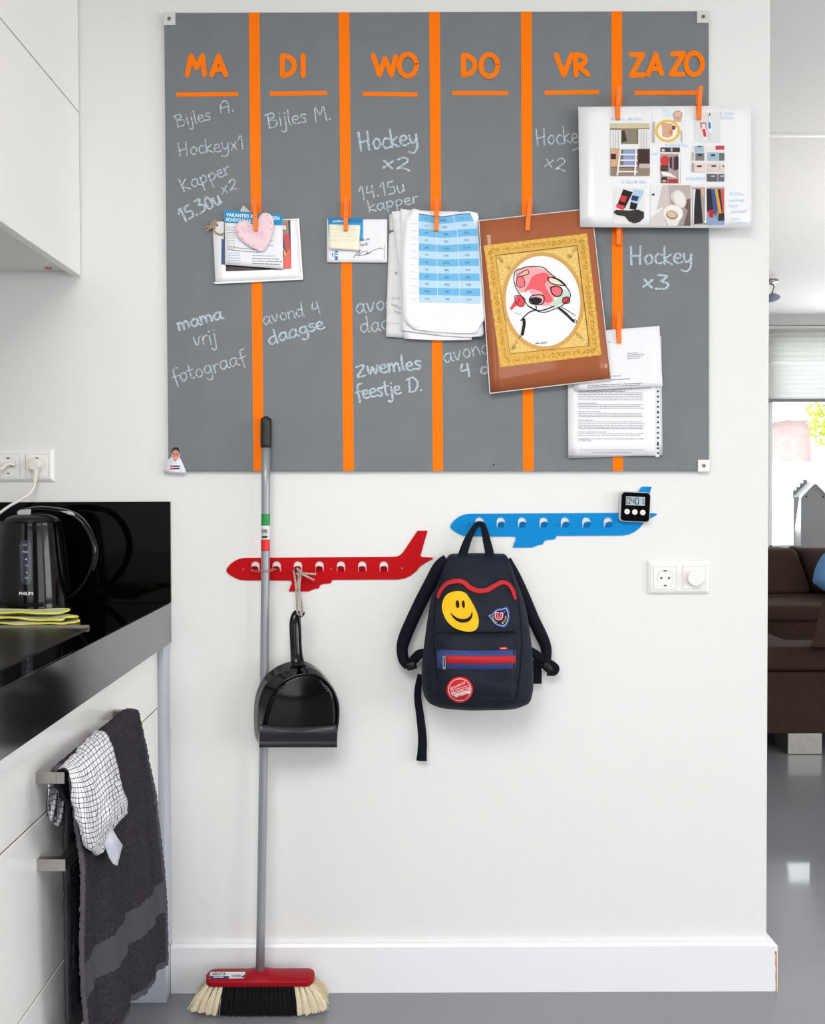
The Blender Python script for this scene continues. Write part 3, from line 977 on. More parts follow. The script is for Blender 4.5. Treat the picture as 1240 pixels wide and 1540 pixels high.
# ---------------- wall sockets
def frame_socket(name, label, x0, x1, y0, y1, inserts):
    """px frame on the wall; inserts: (kind, x0, x1, y0, y1)"""
    A, B = P(x0, y1, 0), P(x1, y0, 0)
    rt = thing(name, ((A.x + B.x) / 2, 0, A.z), label, 'socket')
    # raised frame with chamfered border
    V, F = [], []
    for inset, yy in ((0, 0.0), (0, -0.004), (0.0065, -0.009)):
        V += [Vector((A.x + inset, yy, A.z + inset)), Vector((B.x - inset, yy, A.z + inset)), Vector((B.x - inset, yy, B.z - inset)), Vector((A.x + inset, yy, B.z - inset))]
    F = [(i + j * 4, (i + 1) % 4 + j * 4, (i + 1) % 4 + 4 + j * 4, i + 4 + j * 4) for j in range(2) for i in range(4)] + [(8, 9, 10, 11), (0, 3, 2, 1)]
    bevel(mk('frame', V, F, M_SOCK, rt), 0.0012)
    for kind, a, b, c, d in inserts:
        L_, Hh = P(a, d, -0.009), P(b, c, -0.009)
        cx_, cz_ = (L_.x + Hh.x) / 2, (L_.z + Hh.z) / 2
        mk('joint', *box(L_.x - 0.0006, Hh.x + 0.0006, -0.0093, -0.008, L_.z - 0.0006, Hh.z + 0.0006), mat('socket_joint', (176, 174, 170), 0.6), rt)
        if kind == 'socket':
            ins = put('insert', tess([(a, c), (b, c), (b, d), (a, d)], [ell((a + b) / 2, (c + d) / 2, 12.2, 12.2, 40)]), plane_map(-0.009), 0.0012, M_SOCK, rt, 0.001)
            # recessed bowl
            Vb, Fb = [], []
            n = 40
            for r, yy in ((0.0187, -0.0102), (0.0182, -0.0093), (0.0182, -0.0040)):
                pass
            rr = P((a + b) / 2 + 12.2, (c + d) / 2, -0.01).x - cx_
            prof_ = [(rr, -0.0103), (rr * 0.97, -0.0098), (rr * 0.955, -0.0096), (rr * 0.95, -0.00935)]
            for r, yy in prof_:
                for k in range(n):
                    q = 2 * math.pi * k / n
                    Vb.append(Vector((cx_ + r * math.cos(q), yy, cz_ + r * math.sin(q))))
            Fb = [(i * n + k, i * n + (k + 1) % n, (i + 1) * n + (k + 1) % n, (i + 1) * n + k) for i in range(3) for k in range(n)] + [tuple(range(3 * n, 4 * n))]
            mk('bowl', Vb, Fb, M_SOCK, rt)
            for s in (-1, 1):
                mk('contact_hole', *disc_y(cx_ + s * 0.0088, cz_, 0.0024, -0.0098, -0.0092, 14), M_DARK, rt)
                mk('earth_clip', *box(cx_ - 0.003, cx_ + 0.003, -0.0103, -0.009, cz_ + s * rr * 0.93 - 0.0016, cz_ + s * rr * 0.93 + 0.0016), mat('earth_metal', (96, 92, 84), 0.4, metal=0.6), rt)
        else:
            bevel(mk('insert', *box(L_.x, Hh.x, -0.0102, -0.0085, L_.z, Hh.z), M_SOCK, rt), 0.0005)
            kn = mk('dimmer_knob', *disc_y(cx_, cz_, 0.0187, -0.0225, -0.0102, 40, r1=0.0178), M_SOCK, rt)
            bevel(kn, 0.0012)
    return rt


frame_socket('wall_socket', 'white double frame with socket and round dimmer right of the backpack', 973, 1065, 843.5, 893,
             [('socket', 982.8, 1016.6, 852.2, 886.6), ('dimmer', 1026, 1060.3, 851.4, 885.8)])
frame_socket('wall_socket', 'white multiple socket frame above the kettle with a plug in it', -52, 82, 675.5, 724.5,
             [('socket', 38.8, 73, 683.3, 717.8), ('socket', -4.7, 29.5, 683.3, 717.8), ('socket', -47, -13, 683.3, 717.8)])
# plug with its flex
pc = P(53, 699, -0.02)
pg = thing('plug', (pc.x, -0.02, pc.z - 0.02), 'white angled plug in the right socket of the frame above the kettle', 'plug')
M_PLUG = mat('cream_plastic', (232, 228, 220), 0.35)
bevel(mk('plug_body', *disc_y(pc.x, pc.z, 0.0150, -0.030, -0.0096, 28, r1=0.0135), M_PLUG, pg), 0.003, 3)
a, b = P(54.5, 706, -0.024), P(52.5, 725, -0.024)
bevel(mk('strain_relief', *tube([a, a.lerp(b, 0.5), b], [0.0068, 0.0055, 0.0045], 12), M_PLUG, pg), 0.0005)
fx = spline([(52.5, 724, -0.024), (51, 733, -0.028), (44, 743, -0.04), (31, 752, -0.05), (16, 760, -0.06), (2, 770, -0.07), (-20, 790, -0.08), (-60, 850, -0.1), (-70, 905, -0.12)], 6)
mk('flex', *tube([P(x, y, z) for x, y, z in fx], 0.0032, 10), M_PLUG, pg, True)
lf = thing('plug', (P(-30, 700, -0.02).x, -0.02, P(-30, 700, 0).z - 0.02), 'white plug at the far left with its flex crossing the left socket', 'plug')
a = P(-30, 700, -0.02)
bevel(mk('plug_body', *disc_y(a.x, a.z, 0.0175, -0.032, -0.0096, 28, r1=0.016), M_PLUG, lf), 0.003, 3)
mk('flex', *tube([P(x, y, z) for x, y, z in spline([(-22, 704, -0.03), (0, 706, -0.03), (8, 700, -0.022), (15, 697.5, -0.018), (22, 700, -0.0145)], 6)], 0.004, 10), M_PLUG, lf, True)

# ---------------- dark terry towel over the top drawer handle
tw = thing('terry_towel', (-0.48, (yh0 + yh1) / 2, 0.25), 'charcoal terry towel hanging folded over the top drawer handle', 'towel')
ZB0, ZB1 = 0.30, 0.205
NU, NV = 110, 190


def towel(u, s):
    """u 0 near .. 1 far, s 0 back hem .. 1 front hem"""
    near, far = yh0 - 0.012 , yh1 - 0.010
    zt_ = zh + 0.013
    if s < 0.28:                       # back drop
        k = 1 - s / 0.28
        z = zt_ - 0.006 - k * (zt_ - 0.30)
        x = -0.5065 - 0.010 * min(1, k * 4)
        x += 0.004 * math.sin(u * 17) * min(1, k * 3)
        y = near + 0.075 * min(1, k * 6) + (far - near - 0.075) * (u * 0.9 + 0.04)
    elif s < 0.34:
        a = (s - 0.28) / 0.06 * math.pi
        x = -0.4935 - 0.0135 * math.cos(a)
        z = zt_ - 0.006 + 0.0075 * math.sin(a)
        y = near + (far - near) * (0.04 + 0.90 * u + 0.03 * (s - 0.28) / 0.06 * u)
    else:
        k = (s - 0.34) / 0.66
        zb_ = ZB0 + (ZB1 - ZB0) * u
        z = zt_ - 0.006 - k * (zt_ - 0.006 - zb_)
        e = min(1, k * 3.2)
        fold = 0.0075 * math.sin(u * 17 + 0.8 + 0.9 * k) + 0.003 * math.sin(u * 37 + 2 + k)
        x = -0.480 + e * (0.012 + fold * (0.6 + 0.6 * k)) + 0.004 * math.sin(k * 7 + u * 3) * e
        uu = u
        y = near + 0.03 * k + (far - near) * (0.04 + 0.93 * uu) + (uu - 0.5) * 0.05 * e + uu * 0.06 * k
        x += 0.010 * max(0, u - 0.8) * 5 * e
    return Vector((x, y, z))


V, F, UV = [], [], []
for j in range(NV + 1):
    for i in range(NU + 1):
        V.append(towel(i / NU, j / NV) + Vector((random.uniform(-1, 1), random.uniform(-1, 1), random.uniform(-1, 1))) * 0.0013)
        UV.append((i / NU, j / NV))
mats_ = []
for j in range(NV):
    for i in range(NU):
        a = j * (NU + 1) + i
        F.append((a, a + 1, a + NU + 2, a + NU + 1))
        s = (j + 0.5) / NV
        band = 0.775 < s < 0.855 or i < 3 or i > NU - 3 or j > NV - 4
        mats_.append(1 if band else 0)
t_ = mk('pile', V, F, [M_TERRY, M_TERRYB], tw, True)
for p_, mi in zip(t_.data.polygons, mats_): p_.material_index = mi
solid(t_, 0.006, 0.0)

# ---------------- checked tea towel on top of it
tt = thing('tea_towel', (-0.46, -0.62, 0.56), 'crumpled white tea towel with dark grid checks lying over the charcoal towel', 'tea towel')


def xrow(row, x):
    return [PX(px, py, xx) for (px, py), xx in zip(row, x)]


rows = [
    # back drop between handle and drawer (hem first)
    ([(76, 1232), (88, 1238), (100, 1215), (125, 1170), (142, 1130)], [-0.518] * 5),
    ([(75, 1205), (86, 1206), (99, 1185), (124, 1150), (143, 1115)], [-0.516] * 5),
    ([(78, 1172), (86, 1170), (99, 1153), (122, 1126), (144, 1103)], [-0.511] * 5),
    ([(84, 1158), (93, 1150), (106, 1137), (128, 1115), (148, 1099)], [-0.500, -0.497, -0.497, -0.497, -0.497]),
    ([(98, 1155), (104, 1150), (118, 1139), (138, 1121), (160, 1104)], [-0.476, -0.474, -0.474, -0.474, -0.474]),
    ([(107, 1166), (115, 1168), (130, 1160), (150, 1142), (167, 1124)], [-0.461, -0.452, -0.452, -0.448, -0.457]),
    ([(110, 1186), (121, 1190), (138, 1184), (157, 1164), (173, 1150)], [-0.457, -0.442, -0.452, -0.438, -0.452]),
    ([(113, 1208), (125, 1214), (143, 1208), (162, 1188), (180, 1177)], [-0.457, -0.436, -0.450, -0.432, -0.449]),
    ([(116, 1228), (128, 1238), (146, 1233), (165, 1210), (187, 1198)], [-0.456, -0.430, -0.446, -0.430, -0.447]),
    ([(120, 1246), (131, 1262), (147, 1254), (164, 1232), (190, 1210)], [-0.456, -0.430, -0.444, -0.428, -0.444]),
    ([(127, 1258), (137, 1285), (150, 1273), (162, 1246), (191, 1220)], [-0.456, -0.434, -0.448, -0.436, -0.446]),
    ([(131, 1262), (142, 1288), (155, 1280), (160, 1250), (188, 1222)], [-0.462, -0.446, -0.455, -0.45, -0.455]),
]
V, F, UV = [], [], []
for j, (r_, x_) in enumerate(rows):
    for i, v in enumerate(xrow(r_, x_)):
        V.append(v); UV.append((i / 4, j / (len(rows) - 1)))
for j in range(len(rows) - 1):
    for i in range(4):
        a = j * 5 + i
        F.append((a, a + 1, a + 6, a + 5))
o = mk('cloth', V, F, M_CHECK, tt, True, uvs=UV)
subsurf(o, 3)
dt = bpy.data.textures.new('crumple', 'CLOUDS'); dt.noise_scale = 0.024
dm = o.modifiers.new('crumple', 'DISPLACE'); dm.texture = dt; dm.strength = 0.009; dm.texture_coords = 'LOCAL'; dm.mid_level = 0.3
solid(o, 0.0014, 0.0)
# loose back corner strip and the plain hem tail
for rr in ([(72, 86, 1172), (71, 85, 1195), (70, 84, 1212), (71, 82, 1226), (75, 81, 1233)], [(85, 95, 1172), (86, 96, 1195), (85, 96, 1215), (84, 94, 1232), (79, 93, 1241)]):
    V, F, UV = [], [], []
    sp_ = spline(rr, 5)
    for j, (xa_, xb2, py) in enumerate(sp_):
        for i in range(7):
            u = i / 6
            V.append(PX(xa_ + (xb2 - xa_) * u, py + 2 * math.sin(u * 3 + j * .3), -0.516 + 0.005 * math.sin(u * 6.3 + j * 0.25)))
            UV.append((0.3 * u, 0.25 * j / len(sp_)))
        if j:
            for i in range(6): F.append((7 * j - 7 + i, 7 * j - 6 + i, 7 * j + 1 + i, 7 * j + i))
    o = mk('hanging_corner', V, F, M_CHECK, tt, True, uvs=UV); solid(o, 0.0016)
tl = [[(154, 1248), (165, 1240)], [(157, 1270), (175, 1258)], [(164, 1290), (184, 1271)], [(170, 1299), (176, 1302)]]
V, F = [], []
for j, r_ in enumerate(tl):
    for i, (px, py) in enumerate(r_):
        V.append(PX(px, py, -0.448 + 0.006 * i + 0.003 * (j % 2)))
    if j: F.append((2 * j - 2, 2 * j - 1, 2 * j + 1, 2 * j))
o = mk('plain_hem_corner', V, F, mat('plain_cotton', (214, 216, 228), 0.85), tt, True); solid(o, 0.0014)
o['label'] = 'plain pale corner of the tea towel'

# ================================================================== PLANNING BOARD
YB = -0.012
bd = thing('planning_board', (P(656, 709, YB).x, 0, P(656, 709, YB).z), 'big grey painted weekday board with orange stripes and chalk writing', 'board')
bc_ = [P(246.5, 19, YB), P(1065.5, 16.5, YB), P(1066, 708.5, YB), P(253, 708.5, YB)]
V = [v.copy() for v in bc_] + [Vector((v.x, -0.001, v.z)) for v in bc_]
bevel(mk('panel', V, [(0, 1, 2, 3), (7, 6, 5, 4)] + [(i, (i + 1) % 4, 4 + (i + 1) % 4, 4 + i) for i in range(4)], M_BOARD, bd), 0.0012)
BM = plane_map(YB)
for (a, b, c, d) in ((374, 390, 381, 396.5), (509, 525, 516, 532), (645, 661, 650.5, 666), (783, 799, 786, 802), (919, 935, 921, 936.5)):
    y0 = 19 - (a - 246) * 0.003
    put('orange_stripe', quadgrid([(a, y0), (b, y0), (d, 708.3), (c, 708.3)], 1, 8), BM, 0.0006, M_ORANGE, bd, 0.0005)
for (a, b, y, s) in ((264.5, 358, 141.8, -.6), (405.5, 492, 140.3, -.4), (544.5, 628, 141.5, .7), (680, 764, 140, 0), (818.5, 900.5, 139, -.6), (953.5, 1054, 139.6, 0)):
    put('underline', quadgrid([(a, y - 3 - s), (b, y - 3 + s), (b, y + 3.2 + s), (a, y + 3.2 - s)], 4, 1), BM, 0.0006, M_ORANGE, bd, 0.0004)


LN = [0]


def letter(strokes, w=8.6):
    parts = []
    LN[0] += 1
    for st in strokes:
        for k in range(len(st) - 1):
            parts.append(ribbon([st[k], st[k + 1]], w))
    put('day_letter', joinp(*parts), BM, 0.0007 if LN[0] % 2 else 0.0014, M_ORANGE, bd)


def arc(cx, cy, rx, ry, a0, a1, n=10):
    return [(cx + rx * math.cos(R(a0 + (a1 - a0) * k / n)), cy + ry * math.sin(R(a0 + (a1 - a0) * k / n))) for k in range(n + 1)]


letter([[(281.5, 113), (287, 84), (295.5, 102), (304.5, 84), (307.5, 112)]], 7.6)
letter([[(318, 113), (328.5, 84), (339.5, 113)], [(322.5, 104.5), (336, 104.5)]], 7.6)
letter([[(424.5, 84), (424.5, 113.5)], [(424.5, 84)] + arc(426, 98.7, 16.5, 14.7, -80, 80) + [(424.5, 113.5)]], 7.6)
letter([[(455.5, 84), (455.7, 113.5)]], 8.0)
letter([[(561, 83.5), (570.5, 112.5), (578.7, 88), (588.5, 112.5), (594.5, 85)]], 7.6)
letter([arc(613, 98, 13, 16.5, 0, 360, 24)], 7.4)
letter([[(696.5, 83.5), (697, 113.5)], [(696.5, 83.5)] + arc(698, 98, 16.0, 14.5, -85, 85) + [(697, 113.5)]], 7.6)
letter([arc(735.5, 98.5, 12.8, 16.5, 0, 360, 24)], 7.4)
letter([[(836, 82.5), (847.5, 112.5), (859, 82.5)]], 7.6)
letter([[(864.5, 82), (866, 113)], [(864.5, 83)] + arc(868, 90.5, 12, 8, -80, 90) + [(868, 98.5), (884, 112)]], 7.6)
letter([[(948.5, 82), (966, 82), (949, 113), (968.5, 112.5)]], 7.6)
letter([[(974, 112), (985.5, 82), (994.5, 111)], [(978, 103.5), (992, 103)]], 7.6)
letter([[(1010.5, 81), (1027.5, 80.5), (1009, 111.5), (1027, 111.5)]], 7.6)
letter([arc(1043.5, 96, 12.3, 16.3, 0, 360, 24)], 7.4)

WORDS = [
    ('Bijles', 266, 191, 318, 179, 10.5, 1.5), ('A.', 332, 172, 355, 167.5, 11.5, 1.5), ('Hockeyx1', 269, 236, 369, 222, 11.5, 1.5),
    ('Kapper', 274.5, 289, 348, 261, 11.5, 1.6), ('x2', 332, 291, 361, 285, 10.5, 1.6), ('15.30u', 274, 334, 334, 305, 12, 2.1),
    ('mama', 268, 497, 336, 478, 11, 2.2), ('vrij', 292, 521, 328, 515, 13, 1.7), ('fotograaf', 261, 578, 372, 546, 12.5, 1.6),
    ('Bijles M.', 403, 192, 500, 179, 12.5, 1.7), ('avond 4', 396, 488, 484, 470, 11.5, 1.5), ('daagse', 405, 519, 489, 493, 11.5, 1.9),
    ('Hockey', 540, 228, 630, 217, 15.5, 2.1), ('x2', 573, 252, 618, 258, 12, 1.9), ('14.15u', 541, 300, 610, 288, 11.5, 1.7),
    ('kapper', 554, 319, 630, 305, 9.5, 1.6), ('avond', 535, 471, 612, 464, 13.5, 1.7), ('daagse', 542, 501, 630, 488, 13, 1.7),
    ('Zwemles', 536, 566, 634, 554, 12.5, 2.1), ('feestje D.', 535, 600, 637, 588, 12.5, 2.0), ('avond', 668, 546, 740, 530, 13, 1.7),
    ('4', 692, 566, 709, 564, 11, 2.0), ('d', 722, 563, 738, 561, 11, 2.0), ('Hockey', 806, 219, 884, 213, 14, 1.6), ('x2', 817, 251, 852, 258, 12, 1.5),
    ('Hockey', 946, 397, 1042, 397, 15, 1.9), ('x3', 964, 431, 1006, 437, 12.5, 2.2)]
for w in WORDS:
    put('chalk_writing', write_px(*w, dbl=w[6] > 1.85), BM, 0.0004, M_CHALK, bd)
put('chalk_writing', ribbon([(861, 226), (871, 222), (880, 220)], 1.6), BM, 0.0004, M_CHALK, bd)
# corner clips with screws
for (x0, x1, y0, y1, m_) in ((245.5, 263.5, 18.5, 38, M_CLIP), (1047.5, 1066.5, 15.5, 34.5, M_CLIP), (1049, 1066.7, 691.5, 709.5, M_SOCK)):
    a, b = P(x0, y1, YB - 0.002), P(x1, y0, YB - 0.002)
    cl_ = bevel(mk('corner_clip', *box(a.x, b.x, YB - 0.0025, YB, a.z, b.z), m_, bd), 0.0012)
    cx, cz = (a.x + b.x) / 2, (a.z + b.z) / 2
    mk('screw', *join(disc_y(cx, cz, 0.0052, YB - 0.0038, YB - 0.0022, 18, r1=0.0038)), M_STEEL, cl_)
    mk('screw_slot', *join(box(cx - 0.0024, cx + 0.0024, YB - 0.0041, YB - 0.003, cz - 0.0006, cz + 0.0006), box(cx - 0.0006, cx + 0.0006, YB - 0.0041, YB - 0.003, cz - 0.0024, cz + 0.0024)), M_DARK, cl_)
mk('empty_screw_hole', *disc_y(P(742, 699, YB).x, P(742, 699, YB).z, 0.0022, YB - 0.0004, YB + 0.001, 12), M_DARK, bd)


# ================================================================== PAPERS
def paper_map(corners, yb, lift=(0, 0), tilt=0.0):
    """depth over px: lift=(x curl, bottom curl) in m"""
    xs = [c[0] for c in corners]; ys = [c[1] for c in corners]
    x0, x1, y0, y1 = min(xs), max(xs), min(ys), max(ys)

    def f(px, py, h):
        u = (px - x0) / (x1 - x0) * 2 - 1
        v = (py - y0) / (y1 - y0)
        y = yb - lift[0] * u * u - lift[1] * v * v - tilt * u
        return P(px, py, y - h)
    return f


def sheet(name, label, corners, yb, m, lift=(0, 0), cat='paper', outline=None, group=None, L=14, thick=0.0005):
    pm = paper_map(corners, yb, lift)
    vf = tess(outline, L=L) if outline else quadgrid(corners, 10, 10)
    c = pm(sum(c[0] for c in corners) / 4, max(c[1] for c in corners), 0)
    rt = thing(name, c, label, cat, group)
    put('sheet', vf, pm, 0, m, rt, thick, True)
    return rt, pm


def rect(x0, y0, x1, y1, n=3, m=2):
    return quadgrid([(x0, y0), (x1, y0), (x1, y1), (x0, y1)], n, m)


def lines(rt, pm, x0, x1, y, n, step, col, th=0.9, slope=0.0, ragged=0.15, name='text_lines', h=0.0005):
    parts = []
    for k in range(n):
        yy = y + k * step
        xe = x1 - random.random() * ragged * (x1 - x0)
        x = x0
        while x < xe:
            w = random.uniform(1.8, 6.5)
            e = min(x + w, xe)
            parts.append(quadgrid([(x, yy + (x - x0) * slope), (e, yy + (e - x0) * slope), (e, yy + th + (e - x0) * slope), (x, yy + th + (x - x0) * slope)], 1, 1))
            x = e + 0.9
    if parts: put(name, joinp(*parts), pm, h, col, rt)


K1, K2 = ink(70, 74, 82), ink(150, 154, 160)
# --- Monday cluster
C = [(319.5, 333.5), (449.5, 328.5), (455.5, 420.5), (324, 427)]
p, pm = sheet('laminated_card', 'white laminated sheet with a colour photo, at the back of the leftmost clipped stack', C, -0.0150, M_LAM, (0.0008, 0.003), thick=0.0006)
put('clear_border', joinp(quadgrid([(320, 424.5), (455.5, 418), (455.5, 420.5), (324, 427)], 6, 1), quadgrid([(446.5, 328.5), (449.5, 328.5), (455.5, 420.5), (452.8, 420.5)], 1, 6)), pm, 0.0004, M_FILM, p)
ph = put('photo', quadgrid([(334, 331), (436.5, 331), (438, 404), (339.5, 408)], 6, 6), pm, 0.0005, ink(34, 44, 62, 0.3), p)
for poly, c in (([(420, 331), (433, 331), (434, 352), (425, 356)], (150, 122, 108)), ([(333, 358), (338, 362), (338, 398), (332.5, 397)], (30, 70, 120)),
                ([(424, 352), (434, 350), (437, 372), (432, 380)], (196, 52, 60)), ([(426, 388), (436, 372), (438, 404), (426, 404)], (226, 96, 80)),
                ([(427, 366), (433, 360), (437, 372), (431, 378)], (230, 110, 120)), ([(426, 372), (428, 392), (433, 386)], (232, 168, 70)),
                ([(339, 398), (424, 403), (424, 405), (340, 408)], (40, 26, 26)), ([(340, 399), (352, 401), (350, 407), (340, 407)], (180, 70, 60)),
                ([(425, 358), (428, 352), (431, 366), (425, 372)], (28, 52, 110))):
    put('photo_patch', tess(poly), pm, 0.0009, ink(*c, 0.3), p)
put('photo_patch', joinp(*[tess([(352 + k * 9, 400), (358 + k * 9, 400.5), (355 + k * 9, 406)]) for k in range(8)]), pm, 0.0010, ink(130, 96, 84, 0.3), p)
put('printed_letter', text2d('a', 427.5, 340.5, 8.5, 2, 0.03), pm, 0.0011, ink(240, 240, 240, 0.3), p)
# gift tag with twine
C = [(359, 318), (372, 308), (378, 322), (366, 330)]
g, gm = sheet('gift_tag', 'small silvery patterned tag peeking out above the blue-headed school leaflet', [(358, 321), (365.5, 308.5), (377, 319), (370, 330)], -0.0170, mat('silver_tag', (196, 192, 190), 0.4, noise=(300, 0.25)), cat='tag')
C = [(321, 335), (337, 333), (337, 356), (323, 352)]
g, gm = sheet('gift_tag', 'small white tag with a natural twine bow at the left of the leftmost stack', C, -0.0178, M_PAPER2, cat='tag')
put('eyelet', tess(ell(326.3, 338.5, 1.8, 1.8, 12)), gm, 0.0004, M_DARK, g)
bow = [[(326, 338.5), (322, 333), (319.5, 334), (317.5, 338), (320, 343), (323, 340), (321, 336)], [(321, 340), (315, 341), (309, 341)], [(320, 342), (314, 344), (310, 347)],
       [(323, 341), (322, 347), (327, 351), (333, 352.5), (336, 350)], [(320, 333), (324, 331), (325, 335)]]
mk('twine_bow', *join(*[tube([P(x, y, -0.0200) for x, y in spline(b, 4)], 0.0017, 6) for b in bow]), M_TWINE, g, True)
# school holidays leaflet
C = [(337.5, 316), (424.5, 323), (426, 404.5), (338.5, 398)]
p, pm = sheet('school_leaflet', 'white leaflet with bright blue heading band about school holidays, under the pink heart', C, -0.0200, M_PAPER, (0.0005, 0.004))
put('heading_band', quadgrid([(337.5, 316), (424.5, 323), (424.4, 339), (338, 335)], 5, 1), pm, 0.0004, ink(28, 148, 202), p)
put('heading_text', text2d('VAKANTIES EN', 340, 322.8, 5.0, 3.5, 0.02, 0.93, 'LEFT'), pm, 0.0008, ink(244, 246, 248), p)
put('heading_text', text2d('SCHOOLJAAR 2', 339.7, 330, 5.0, 3.2, 0.02, 0.85, 'LEFT'), pm, 0.0008, ink(244, 246, 248), p)
put('heading_text', text2d('GEN', 420, 328.2, 5.0, 3.5, 0.02, 0.9, 'RIGHT'), pm, 0.0008, ink(244, 246, 248), p)
lines(p, pm, 341, 354, 341, 9, 4.0, K2, 0.8, 0.05)
lines(p, pm, 342, 396, 371, 2, 4.0, K1, 0.8, 0.09)
lines(p, pm, 343, 362, 380, 5, 3.7, ink(120, 160, 190), 0.8, 0.03)
lines(p, pm, 379, 417, 384, 1, 4, ink(90, 160, 200), 0.8, 0.02)
lines(p, pm, 379, 425, 388, 3, 3.9, K1, 0.8, 0.03)
lines(p, pm, 404, 412, 362, 2, 7, K2, 0.8)
# pink heart
ho_ = [(383, 343.5), (378, 337), (371, 333), (363, 332.5), (356, 336.5), (352.5, 343), (355, 352), (362, 361), (371, 368.5), (381, 374), (392, 378.2), (397, 377), (403, 368), (407.5, 358), (411, 345), (411.5, 334), (408.5, 325), (402, 320.3), (395, 320.6), (389, 326), (386, 334)]
hx, hm = sheet('paper_heart', 'pale pink paper heart with felt-tip dots clipped on top of the leftmost stack', [(352, 320), (412, 320), (412, 378), (352, 378)], -0.0262, mat('pink_heart_paper', (240, 212, 218), 0.8, noise=(120, 0.05)), (0.002, 0.001), outline=spline(ho_, 3, True), L=9)
put('felt_dot', joinp(*[tess(ell(x, y, 0.9, 0.9, 8)) for x, y in ((373, 340), (402, 324), (407.5, 335), (407.5, 345), (358, 349), (365, 358), (381, 369), (394, 349))]), hm, 0.0004, ink(214, 84, 110), hx)
put('felt_hatching', joinp(*[ribbon([(358 + k * 3.4, 340 + k * .8), (366 + k * 3.4, 347 + k * 1.4)], 0.5, False) for k in range(11)]), hm, 0.0003, ink(236, 184, 198), hx)

# --- Tuesday cards
C = [(491.5, 329.8), (582, 329.8), (582, 395), (491.5, 394.5)]
p, pm = sheet('reply_card', 'white signed card with a small blue airline logo, behind the yellow sticky note', C, -0.0150, M_PAPER, (0.001, 0.002), cat='card')
put('logo_text', text2d('KLM', 505.5, 384, 5.2, 90, 0.03), pm, 0.0005, ink(28, 100, 160), p)
put('logo_mark', joinp(tess(ell(499.7, 383, 1.0, 3.4, 10)), tess(ell(500.4, 377, 1.0, 1.0, 8))), pm, 0.0005, ink(60, 170, 220), p)
sig = [[(531, 388), (537, 380), (542, 376), (538, 384), (546, 378), (553, 379), (549, 383), (560, 377), (572, 373), (576, 375)], [(533, 384), (545, 384), (558, 380)]]
put('signature', joinp(*[ribbon(spline(s, 4), 0.8) for s in sig]), pm, 0.0005, ink(96, 104, 140), p)
put('handwriting', joinp(write_px('was so', 538, 363, 556, 361, 2.4, 0.5), write_px('leuk', 542, 370, 554, 368, 2.4, 0.5)), pm, 0.0005, ink(110, 112, 120), p)
lines(p, pm, 577, 578, 369, 10, 2, ink(190, 90, 100), 1.2, 0, 0)
C = [(493, 327.8), (545.5, 328), (545.5, 361.5), (494, 359)]
q_, qm = sheet('blue_card', 'small bright blue printed card peeking out behind the yellow sticky note', C, -0.0172, ink(60, 156, 206), (0.0005, 0.0005), cat='card')
put('card_band', quadgrid([(493, 327.8), (545.5, 328), (545.3, 335), (493.2, 335)], 2, 1), qm, 0.0004, ink(36, 128, 186), q_)
put('card_text', text2d('moBiel', 500, 332.4, 3.4, 0, 0.02, 1.2, 'LEFT'), qm, 0.0008, ink(240, 244, 248), q_)
C = [(494.5, 337.5), (541.5, 338.5), (539.5, 377), (494, 373.8)]
q_, qm = sheet('sticky_note', 'pale yellow sticky note clipped over the small blue card', C, -0.0186, mat('pale_yellow_note', (238, 236, 212), 0.8), (0.0005, 0.005), cat='note')
lines(q_, qm, 498, 511, 344, 4, 5.6, ink(206, 214, 190), 0.7)
lines(q_, qm, 520, 535, 345, 4, 5.2, ink(206, 214, 190), 0.7)

# --- Wednesday stack
p, pm = sheet('envelope', 'grey-white scribbled paper lowest in the thick stack, sticking out at its left', [(584, 350), (650, 350), (650, 509), (580, 506.5)], -0.0150, M_PAPER2, (0.001, 0.003),
              outline=[(589, 348.5), (584.5, 353), (580, 506.5), (620, 508.7), (650, 509), (650, 349)])
put('fold_line', ribbon([(581, 486), (604, 487)], 0.7, False), pm, 0.0003, ink(196, 196, 198), p)
put('scribble', joinp(write_px('zie', 588, 450, 602, 450, 2.6, 0.5), write_px('welke', 587, 458, 603, 466, 2.6, 0.5), write_px('info', 592, 470, 603, 473, 2.6, 0.5)), pm, 0.0004, ink(160, 162, 170), p)
lines(p, pm, 594, 597, 409, 3, 1.4, K1, 0.7)
C = [(585, 322), (640, 322), (640, 347), (585, 347)]
p, pm = sheet('letter_sheet', 'small grey paper corner at the top left edge of the thick stack', C, -0.0160, mat('grey_paper', (208, 208, 208), 0.7), (0, 0.0005))
C = [(588.5, 317.5), (690, 317.5), (700, 497), (604, 497)]
p, pm = sheet('letter_sheet', 'white sheet second from the left edge in the thick stack', [(588.5, 317.8), (690, 317.5), (700, 480), (604, 497)], -0.0170, mat('white_paper_b', (230, 230, 232), 0.7), (0.001, 0.002),
              outline=[(588.3, 317.8), (597, 317.2), (690, 318), (700, 480), (606, 480), (603.5, 497), (604, 440)])
C = [(601.6, 313.5), (700, 320), (709, 512), (607, 512)]
p, pm = sheet('letter_sheet', 'white sheet with its lower edge showing below the table printout', [(601.6, 313.8), (700, 320), (709, 511), (607, 509.5)], -0.0190, M_PAPER, (0.001, 0.003),
              outline=[(601.8, 313.6), (612, 315.5), (700, 320), (709, 505), (709, 511), (660, 512), (607, 509.5), (606.5, 470)])
